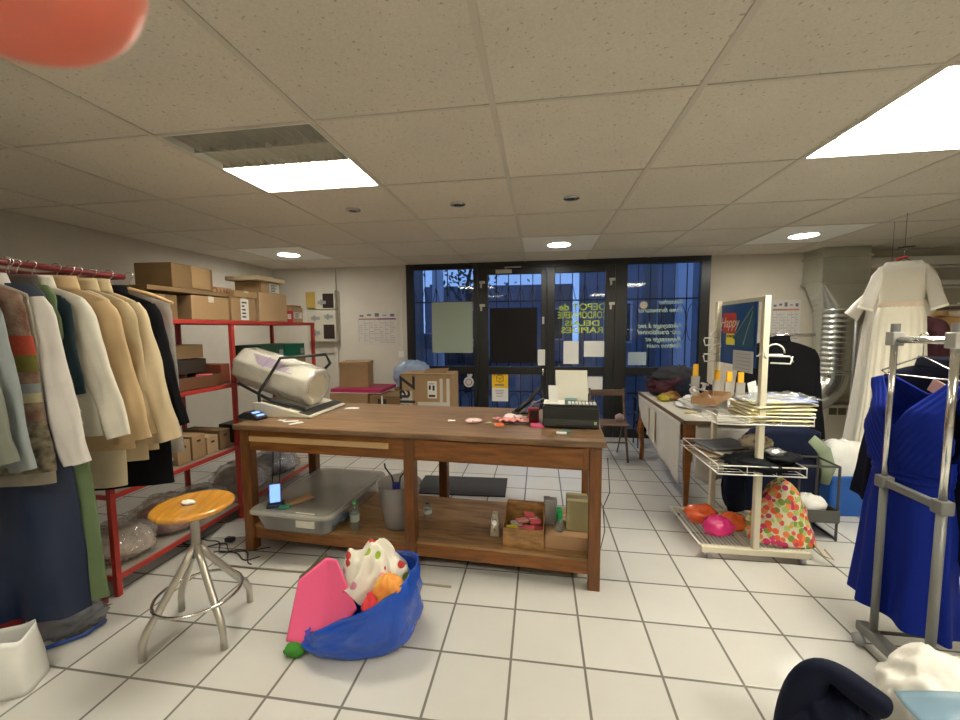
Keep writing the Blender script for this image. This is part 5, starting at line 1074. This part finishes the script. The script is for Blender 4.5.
# ================================================================== COATS BEHIND THE RACK
ps_ = thing('coat_stand', 'slim metal stand with a short top bar behind the cream rack', 'coat stand', (2.05, 3.60, 0))
MB().tube([(0, .10, .001), (0, .10, 1.36), (0, .06, 1.42), (0, 0, 1.43)], .013, 10).build('pole', alu, ps_, smooth=True)
MB().tube([(-.22, 0, 1.43), (.16, 0, 1.43)], .014, 10).build('top_bar', chrome, ps_, smooth=True)
MB().box(-.18, .18, -.015, .015, .001, .03).box(-.015, .015, -.2, .2, .001, .03).build('foot', alu, ps_)
MB().box(-.02, .02, .08, .12, 1.02, 1.08).build('clamp', blackp, ps_)
garment('black_jacket', 'long black coat hanging on the slim metal stand', 'coat', 1.945, 3.60, 1.385, c_black, rz=-.35, hw=.23, length=.98, hem=.30, hd=.05, sleeve=(.72, .075, .06, .08), collar=(.03, c_black), seed=31, amp=.02, k=18, drop=.06)
hanger('clothes_hanger', 'hanger hooked on the slim metal stand inside the long black coat', 1.945, 3.60, 1.445, blackp, .18, rz=-.35)
sr = thing('wire_basket_stand', 'small dark metal frame with a wire basket beside the rack', 'frame', (1.93, 3.12, 0))
for x in (-.12, .13):
    for y in (-.10, .12): MB().tube([(x, y, .001), (x, y, .53)], .009, 6).build('leg', mat('dark_steel', (.06, .055, .05), .5), sr)
MB().tube([(-.12, -.10, .53), (.13, -.10, .53), (.13, .12, .53), (-.12, .12, .53), (-.12, -.10, .53)], .008, 6).build('top_ring', mat('dark_steel'), sr)
MB().tube([(.13, -.1, .012), (.13, .12, .012)], .009, 6).build('foot_bar', mat('dark_steel'), sr)
MB().box(-.12, .14, -.11, .13, .13, .138).box(-.12, .14, -.115, -.108, .138, .22).box(.135, .142, -.11, .13, .138, .22).build('basket', mat('basket_grey', (.10, .10, .09), .5), sr)
tag(heap(.10, .10, .09, 98, .2, 1.8, .2, 36, 20).build('white_cloth', white, loc=(1.94, 3.13, .140), smooth=True), 'white cloth in the basket of the small dark metal frame', 'cloth')
nav = mat('navy_quilted', (.007, .011, .032), .7, bump=.15, bscale=7)
nj = thing('navy_coat', 'navy quilted coat slung over the back of the cream rack', 'coat', (1.80, 3.315, .02), -.05)
def njf(u, v):
    a = 2*PI*u; c, s_ = math.cos(a), math.sin(a); z = .02+.72*v
    w = .24+.13*math.sin(PI*min(1, v*1.02))**.7-.04*v; sh = .0+(.10*v)
    d = .075*(1-.25*v)*(1 if v < .93 else max(.15, (1-v)/.07)); w *= (1 if v < .93 else max(.3, (1-v)/.07)**.5)
    r = 1+.12*noise.noise(Vector((c*1.8, s_*1.8, v*4)))+.05*math.sin(v*26+2*c)*(s_ < 0)
    return (w*c*r+sh-.04, d*s_*r, z)
MB().grid(njf, 64, 40, closed=True).build('body', nav, nj, smooth=True)
MB().tube([(-.10, -.10, .62), (-.24, -.16, .56), (-.34, -.17, .34), (-.30, -.14, .10)], [.07, .085, .085, .07], 16, flat=.6).build('sleeve', nav, nj, smooth=True)
MB().tube([(.22, -.04, .64), (.31, -.04, .55), (.345, -.04, .42), (.33, -.04, .30)], [.04, .05, .05, .03], 14, flat=.5).build('lining', mat('sage_lining', (.25, .30, .20), .8), nj, smooth=True)
bc = thing('blue_crate', 'bright blue plastic crate on the floor behind the small frame', 'crate', (2.46, 3.60, .001), .1)
loft(MB(), [rb_(.19, .16, 0, .03), rb_(.21, .18, .30, .03), rb_(.225, .195, .30, .03), rb_(.225, .195, .33, .03), rb_(.20, .17, .33, .03), rb_(.18, .15, .02, .03)], cap=(True, True)).build('crate_body', mat('crate_blue', (.01, .10, .42), .35), bc, bevel=.002)
tag(heap(.18, .15, .20, 99, .2, 1.8, .25, 50, 26).build('white_cloth', white, loc=(2.46, 3.60, .22), smooth=True), 'heap of white cloth filling the bright blue crate', 'cloth')
# ================================================================== DUCT, CONVECTOR, BATTENS
du = thing('air_duct', 'big galvanised ventilation duct on the back wall', 'duct', (3.50, 5.38, 0))
MB().box(-.25, .25, -.15, .20, 2.02, H-.002).box(-.265, .265, -.165, .21, 1.99, 2.02).box(-.265, .265, -.165, .21, 2.30, 2.33).build('hood', galv, du, bevel=.004)
loft(MB(), [rb_(.25, .17, 1.99, .02, 8), rb_(.19, .19, 1.70, .185, 8)], cap=(False, False)).build('transition', galv, du, smooth=False)
rg = [(.19, 1.70)]
for k in range(12):
    z = 1.68-.062*k; rg += [(.19, z), (.197, z-.006), (.19, z-.012)]
rg += [(.19, .94)]
MB().lathe(rg, 40, cap=False).build('spiral_pipe', galv, du, smooth=True)
MB().tube([(0, 0, .95), (-.01, 0, .86), (-.05, 0, .77), (-.12, .0, .69), (-.20, .02, .63)], .192, 36, cap=False).build('elbow', galv, du, smooth=False)
for z in (.95, 1.69): MB().lathe([(.192, z-.02), (.203, z-.012), (.203, z+.012), (.192, z+.02)], 40, cap=False).build('collar_ring', galv, du, smooth=True)
cv = thing('convector', 'white electric convector heater with dark grille slots, under the duct', 'heater', (3.95, 5.50, .06))
MB().box(-.46, .50, -.10, .09, 0, .48).build('casing', mat('heater_white', (.56, .52, .42), .5), cv, bevel=.008)
for k in range(9): MB().box(-.43+.10*k, -.345+.10*k, -.104, -.1005, .36, .445).build('grille_slot', mat('grille_brown', (.10, .085, .05), .6), cv)
MB().box(-.46, .50, -.104, -.1005, .015, .045).build('bottom_slot', ink, cv)
tag(MB().box(-.55, .6, -.012, 0, 0, .06).build('skirting', mat('pale_tan', (.40, .36, .26), .7), loc=(3.95, YB-.001, 0.001)), 'tan skirting strip on the wall below the convector', 'skirting')
def batten(label, x0, x1, y, z, h):
    t = thing('strip_light', label, 'strip light', ((x0+x1)/2, y, z)); w = (x1-x0)/2
    MB().box(-w, w, -.04, .04, 0, h).build('housing', paintwhite, t, bevel=.006)
    MB().tube([(-w+.02, -.01, -.025), (w-.02, -.01, -.025)], .016, 12).build('tube_lamp', paintwhite, t, smooth=True)
    MB().box(-w, -w+.03, -.03, .02, -.045, 0).box(w-.03, w, -.03, .02, -.045, 0).build('end_cap', cream, t)
batten('upper unlit white strip light on the back wall right of the duct', 3.88, 5.2, 5.53, 2.22, .10)
batten('lower unlit white strip light on the back wall, partly behind the white dress', 4.1, 5.3, 5.53, 1.98, .06)
tag(MB().tube([(4.0, 5.52, 1.72), (5.35, 5.52, 1.72)], .03, 12).build('wall_pipe', mat('dull_pipe', (.20, .19, .16), .6), smooth=True), 'dull horizontal pipe along the back wall below the strip lights', 'pipe')
# ================================================================== WHITE DRESSES
lace = glassy('white_lace', (.93, .90, .82), .6, .38, bump=.5, bscale=60); gown = mat('ivory_chiffon', (.88, .83, .69), .8, bump=.04)
wd = thing('lace_dress', 'white lace-topped wedding dress hung high from the ceiling near the duct', 'dress', (2.96, 3.8, 2.03), -.5)
def dressrow(prof, amp0, k, seed, flare=1.0, front=None):
    def fn(u, v):
        i = v*(len(prof)-1); a_ = min(int(i), len(prof)-2); f = i-a_
        z, w, d = [prof[a_][j]*(1-f)+prof[a_+1][j]*f for j in range(3)]
        a = 2*PI*u; c, s_ = math.cos(a), math.sin(a)
        q = min(1, max(0, (v-flare)/(1-flare+1e-6)))
        r = 1+amp0*q*math.sin(k*a+seed+1.5*noise.noise(Vector((c*1.5, s_*1.5, v*2+seed))))
        return (w*math.copysign(abs(c)**.85, c)*r, d*s_*r*(1+amp0*2*q*math.sin(k*a+seed)), z)
    return fn
MB().grid(dressrow([(0.0, .13, .03), (-.03, .155, .045), (-.06, .175, .055), (-.14, .165, .075), (-.24, .17, .085), (-.31, .16, .075), (-.335, .158, .072)], .0, 8, 1), 60, 20, closed=True).build('lace_bodice', lace, wd, smooth=True)
MB().grid(dressrow([(-.11, .12, .05), (-.16, .15, .068), (-.24, .157, .074), (-.31, .15, .066), (-.335, .15, .064)], .0, 8, 1), 60, 14, closed=True).build('under_bodice', gown, wd, smooth=True)
for sg_ in (): MB().lathe([(0, .022), (.03, .017), (.050, .006), (.056, 0)], 20, cap=False, M=Matrix.Translation((sg_*.068, -.075, -.20)) @ Matrix.Rotation(PI/2, 4, 'X')).build('cup', gown, wd, smooth=True)
MB().grid(dressrow([(-.325, .165, .08), (-.335, .17, .084), (-.365, .17, .084), (-.375, .165, .08)], .02, 30, 1, 0), 90, 5, closed=True).build('waistband', mat('pinkish_cream', (.72, .60, .48), .7), wd, smooth=True)
MB().grid(dressrow([(-.37, .165, .08), (-.45, .19, .10), (-.8, .215, .12), (-1.2, .24, .15), (-1.6, .28, .14), (-1.95, .33, .16)], .045, 19, 2, .0), 190, 40, closed=True).build('skirt', gown, wd, smooth=True)
for sg_ in (-1, 1):
    MB().tube([(sg_*.14, 0, -.045), (sg_*.185, -.01, -.12), (sg_*.225, -.02, -.24), (sg_*.265, -.02, -.38)], [.035, .050, .055, .064], 20, flat=.6, cap=False, up=(1, 0, 0)).build('sleeve', lace, wd, smooth=True)
    MB().tube([(sg_*.262, -.02, -.372), (sg_*.268, -.02, -.39)], [.066, .067], 20, flat=.6, cap=False, up=(1, 0, 0)).build('cuff', gown, wd, smooth=True)
wd.scale = (.80, .85, 1)
h_ = hanger('clothes_hanger', 'dark hanger with a red grip holding the lace wedding dress', 2.96, 3.80, 2.14, blackp, .15, rz=-.5)
MB().tube([(0, 0, 0), (.0, 0, H-2.14-.002)], .0015, 5).build('hanging_wire', blackp, h_); MB().tube([(-.05, 0, -.09), (.02, 0, -.075)], .009, 8).build('red_grip', red_p, h_)
MB().tube([(-.04, 0, .003), (.06, 0, .006)], .004, 6).build('top_bar', blackp, h_)
wd2 = thing('white_gown', 'second long white gown hanging behind the lace wedding dress', 'dress', (3.10, 4.10, 1.86), -.5)
wd2.scale = (.82, .8, 1)
MB().grid(dressrow([(0, .10, .03), (-.05, .17, .05), (-.25, .18, .07), (-.4, .20, .09), (-.9, .24, .10), (-1.4, .29, .12), (-1.78, .34, .15)], .05, 15, 4, .1), 160, 40, closed=True).build('gown_body', mat('white_gown_cloth', (.78, .75, .68), .7), wd2, smooth=True)
for sg_ in (-1, 1): MB().tube([(sg_*.14, 0, -.06), (sg_*.22, -.0, -.15), (sg_*.30, 0, -.27)], [.04, .05, .07], 18, flat=.6, cap=False, up=(1, 0, 0)).build('sleeve', mat('white_gown_cloth'), wd2, smooth=True)
MB().tube([(0, 0, 0), (0, 0, .555)], .0015, 5).build('hanging_wire', blackp, wd2)
# ================================================================== GARMENT RACK (right)
GR = thing('garment_rack', 'grey and chrome rolling garment rack at the right edge', 'garment rack', (1.53, 1.85, 0))
grey_t = mat('rack_grey', (.20, .20, .19), .4, metal=.2)
for y, r_ in ((.13, .016), (-.13, .017)):
    MB().tube([(0, y, .10), (0, y, .80)], r_-.001, 14).build('lower_post', grey_t, GR, smooth=True)
    MB().tube([(0, y, .80), (0, y, 1.47)], r_-.004, 14).build('upper_post', chrome, GR, smooth=True)
    MB().box(-.024, .024, y-.024, y+.024, .78, .835).build('joint', grey_t, GR, bevel=.006)
    MB().box(-.022, .022, y-.022, y+.022, 1.415, 1.475).build('top_joint', mat('joint_grey', (.45, .44, .42), .4), GR, bevel=.004)
    MB().lathe([(0, 1.475), (.016, 1.475), (.016, 1.51), (0, 1.51)], 14, M=Matrix.Translation((0, y, 0))).build('end_cap', greyp, GR)
MB().box(-.013, .013, -.13, .13, .79, .822).build('cross_bar', grey_t, GR, bevel=.005)
MB().tube([(0, -.13, 1.44), (0, .13, 1.44)], .012, 12).build('top_cross_bar', chrome, GR, smooth=True)
MB().tube([(0, .10, 1.44), (1.25, .10, 1.44)], .014, 12).build('hanging_rail', chrome, GR, smooth=True)
for x in (0, 1.25):
    MB().box(x-.025, x+.025, -.42, .20, .055, .10).build('foot_beam', grey_t, GR, bevel=.006)
    for y in (.16, -.38): MB().lathe([(0, -.013), (.026, -.013), (.029, 0), (.026, .013), (0, .013)], 20, M=Matrix.Translation((x-.035, y, .031)) @ Matrix.Rotation(PI/2, 4, 'Y')).build('castor', greyp, GR, smooth=True)
for y in (.13, -.13): MB().tube([(1.25, y, .10), (1.25, y, 1.47)], .017, 12).build('far_post', grey_t, GR, smooth=True)
MB().tube([(0, .10, .115), (1.25, .10, .115)], .008, 8).build('base_rod', mat('dark_steel'), GR)
# garments hang across the rail: local x runs along the world y axis
royal = mat('royal_blue_chiffon', (.002, .014, .20), .7)
bd = thing('blue_dress', 'long royal blue chiffon dress with a V neck on the garment rack', 'dress', (1.645, 2.0, 1.27), -PI/2+.16)
MB().grid(dressrow([(-.37, .152, .068), (-.43, .150, .066), (-.46, .155, .07), (-.62, .175, .085), (-.85, .188, .095), (-1.08, .205, .11)], .075, 7, 2.5, .3), 150, 60, closed=True).build('skirt', royal, bd, smooth=True)
def shell(front):
    dep = -1 if front else 1
    def fn(u, v):
        xs = 2*u-1; ax = abs(xs); neck_ = (.215*max(0, 1-ax/.70) if front else .07*max(0, 1-ax/.6)); sh_ = .02*max(0, ax-.7)/.3
        zt = -neck_-sh_; z = zt+(-.40-zt)*v; zz = -z/.40
        hw_ = .188-.030*math.sin(PI*min(1, zz*1.5))**2-.030*max(0, zz-.6)/.4
        x = xs*hw_; y = dep*(.016+(.060+.014*math.sin(PI*zz))*min(1, zz*3.0)*math.sqrt(max(0, 1-.92*xs*xs)))
        return (x, y+.0022*math.sin((z-1.65*abs(x))*150), z)
    return fn
MB().grid(shell(True), 60, 60).build('bodice_front', royal, bd, smooth=True, solid=.004)
MB().grid(shell(False), 40, 30).build('bodice_back', royal, bd, smooth=True, solid=.004)
MB().grid(lambda u, v: ((.154+.006*math.sin(v*PI))*math.cos(2*PI*u), (.076+.006*math.sin(v*22))*math.sin(2*PI*u), -.345-.11*v+.012*math.cos(2*PI*u)), 70, 24, closed=True).build('gathered_waist', royal, bd, smooth=True)
hanger('clothes_hanger', 'chrome wire hanger holding the royal blue dress', 1.645, 1.985, 1.455, chrome, .17, rz=-PI/2+.16)
c_nv = mat('midnight_wool', (.004, .005, .014), .9)
gs = ((1.745, 'midnight navy jacket right behind the blue dress', 'jacket', c_nv, dict(length=.80, sleeve=(.66, .075, .062, .12), collar=(.03, c_nv), hd=.03)),
      (1.83, 'black jacket third from the end of the garment rack', 'jacket', c_black, dict(length=.85, sleeve=(.60, .07, .06, .03), collar=(.03, c_black), hd=.03)),
      (1.91, 'dusty plum long skirt hanging behind the black jackets', 'skirt', mat('dusty_plum', (.16, .055, .065), .8), dict(length=.93, hem=.23, hd=.03)),
      (1.99, 'black long coat at the right edge of the garment rack', 'coat', c_black, dict(length=.82, sleeve=(.6, .07, .06, .04), hd=.03, hem=.25)))
for k, (x, lb, ct_, m, kw) in enumerate(gs):
    garment(('jacket', 'jacket', 'skirt', 'long_coat')[k], lb, ct_, x, 2.04-.05*k, 1.32, m, hw=.21, rz=-PI/2+.15, seed=40+k, amp=.014, k=20, **kw)
    hanger('clothes_hanger', 'hanger on the garment rack inside the '+lb.split(' hanging')[0].split(' right behind')[0].split(' at the')[0].split(' third')[0], x, 1.95, 1.455, (paintwhite, chrome, paintwhite, lath)[k], .18, rz=-PI/2+.15)
tag(MB().box(-.025, .025, -.002, .002, -.03, .03).build('price_tag', mat('pink_tag', (.75, .45, .45), .7), loc=(1.66, 1.93, 1.24), rot=(.2, .5, -1.3)), 'small pink tag at the neck of the dark jacket', 'tag')
# garments beyond, at the right edge
GX = thing('clothes_rail', 'chrome rail with old clothes behind the garment rack at the right edge', 'clothes rail', (3.85, 4.60, 0))
MB().tube([(-.65, 0, 1.70), (.9, 0, 1.70)], .013, 10).build('bar', chrome, GX, smooth=True)
for x in (-.65, .9): MB().tube([(x, 0, .0), (x, 0, 1.7)], .014, 10).build('upright', grey_t, GX, smooth=True)
for k, (x, c, lb, y) in enumerate(((3.52, (.20, .175, .15), 'grey-brown coat at the left of the far right rail', 4.60), (3.72, (.12, .05, .06), 'dark plum blouse on the far right rail', 4.60), (3.90, (.40, .24, .10), 'tan coat on the far right rail', 4.60), (4.10, (.55, .48, .36), 'cream blouse on the far right rail', 4.60))):
    m = mat('old_cloth_%d' % k, c, .9)
    garment('old_garment', lb, 'garment', x, y, 1.60, m, hw=.20, length=1.05, hem=.26, hd=.03, sleeve=(.6, .07, .06, .05), seed=60+k, rz=-.5, collar=(.03, m))
    hanger('clothes_hanger', 'hanger inside the '+lb, x, y, 1.714, lath, .17, rz=-.5, shape='wood')
# ================================================================== FOREGROUND
fc = thing('navy_coat', 'dark navy coat lying in a heap on the floor in the foreground', 'coat', (.95, 1.30, 0), 0)
nvc = mat('deep_navy_satin', (.003, .005, .017), .75, bump=.08, bscale=6)
MB().tube([(-.10, .06, .05), (-.11, .05, .22), (-.10, .03, .37), (-.065, .02, .43), (-.03, .0, .425), (.01, -.02, .40), (.06, -.04, .372), (.062, -.041, .371)], [.072, .066, .058, .048, .052, .054, .056, .046], 28, flat=.7, up=(1, 0, 0)).build('sleeve', nvc, fc, smooth=True, sub=2)
heap(.13, .11, .21, 101, .12, 1.2, .10, 90, 44, M=Matrix.Translation((-.02, .02, 0))).build('body', nvc, fc, smooth=True)
heap(.15, .11, .13, 102, .12, 1.2, .12, 80, 40, M=Matrix.Translation((.13, -.02, 0))).build('skirt_part', nvc, fc, smooth=True)
tag(heap(.045, .06, .07, 103, .15, 1.8, .2, 40, 22).build('fur_collar', mat('taupe_fur', (.22, .175, .14), .95, bump=.6, bscale=60), loc=(.73, 1.36, .001), smooth=True), 'taupe furry bit at the left of the navy heap in the foreground', 'fur')
wf = mat('white_crumpled_bag', (.74, .71, .64), .6, bump=.15, bscale=8)
tag(heap(.17, .13, .165, 104, .14, 1.3, .14, 80, 40).build('white_bundle', wf, loc=(1.14, 1.22, .001), smooth=True), 'crumpled white bundle right of the navy heap at the bottom edge', 'bundle')
tag(heap(.20, .14, .205, 105, .14, 1.3, .14, 80, 40).build('white_bundle', wf, loc=(1.43, 1.52, .001), smooth=True), 'larger white bundle against the foot of the garment rack', 'bundle')
tag(heap(.09, .07, .05, 106, .2, 2, .3, 40, 20).build('crumpled_film', clearp, loc=(1.66, 1.80, .001), smooth=True), 'bit of clear crumpled film on the floor behind the white bundle', 'film')
tag(MB().grid(lambda u, v: (.34*u, .30*v-.12*u, .30+.05*math.sin(u*3)+.03*math.sin(v*5+u*2)-.10*(1-v)*(1-u)), 24, 18).build('blue_folder', glassy('pale_blue_film', (.28, .46, .60), .25, .40), loc=(1.17, 1.12, .02), smooth=True, solid=.002), 'translucent pale blue plastic cover in the bottom right corner', 'plastic cover')
# fingertip close to the lens
pf_ = thing('person_fingertip', "photographer's fingertip, out of focus in the top left corner", 'person', (0, 0, 0))
fd = .0262; c0 = Vector((0, 0, 1.5))+fd*(fwd+rt*((-2-480)/398.05)+up*((360+74)/398.05))
dirf = (-.55*rt+.75*up+.1*fwd).normalized()
fp = [c0+dirf*t_ for t_ in (-.0004, .0006, .0025, .006, .014, .026, .04)]
MB().tube([c0-dirf*.0078, c0-dirf*.0072, c0-dirf*.0058, c0-dirf*.0035, c0, c0+dirf*.008, c0+dirf*.02, c0+dirf*.034], [.0004, .0028, .0050, .0068, .0079, .0085, .0086, .0092], 40).build('finger', mat('finger_skin_glow', (.62, .15, .09), .55, sss=.6, bump=.0), pf_, smooth=True)  # skin colour reddened to imitate light shining through the fingertip
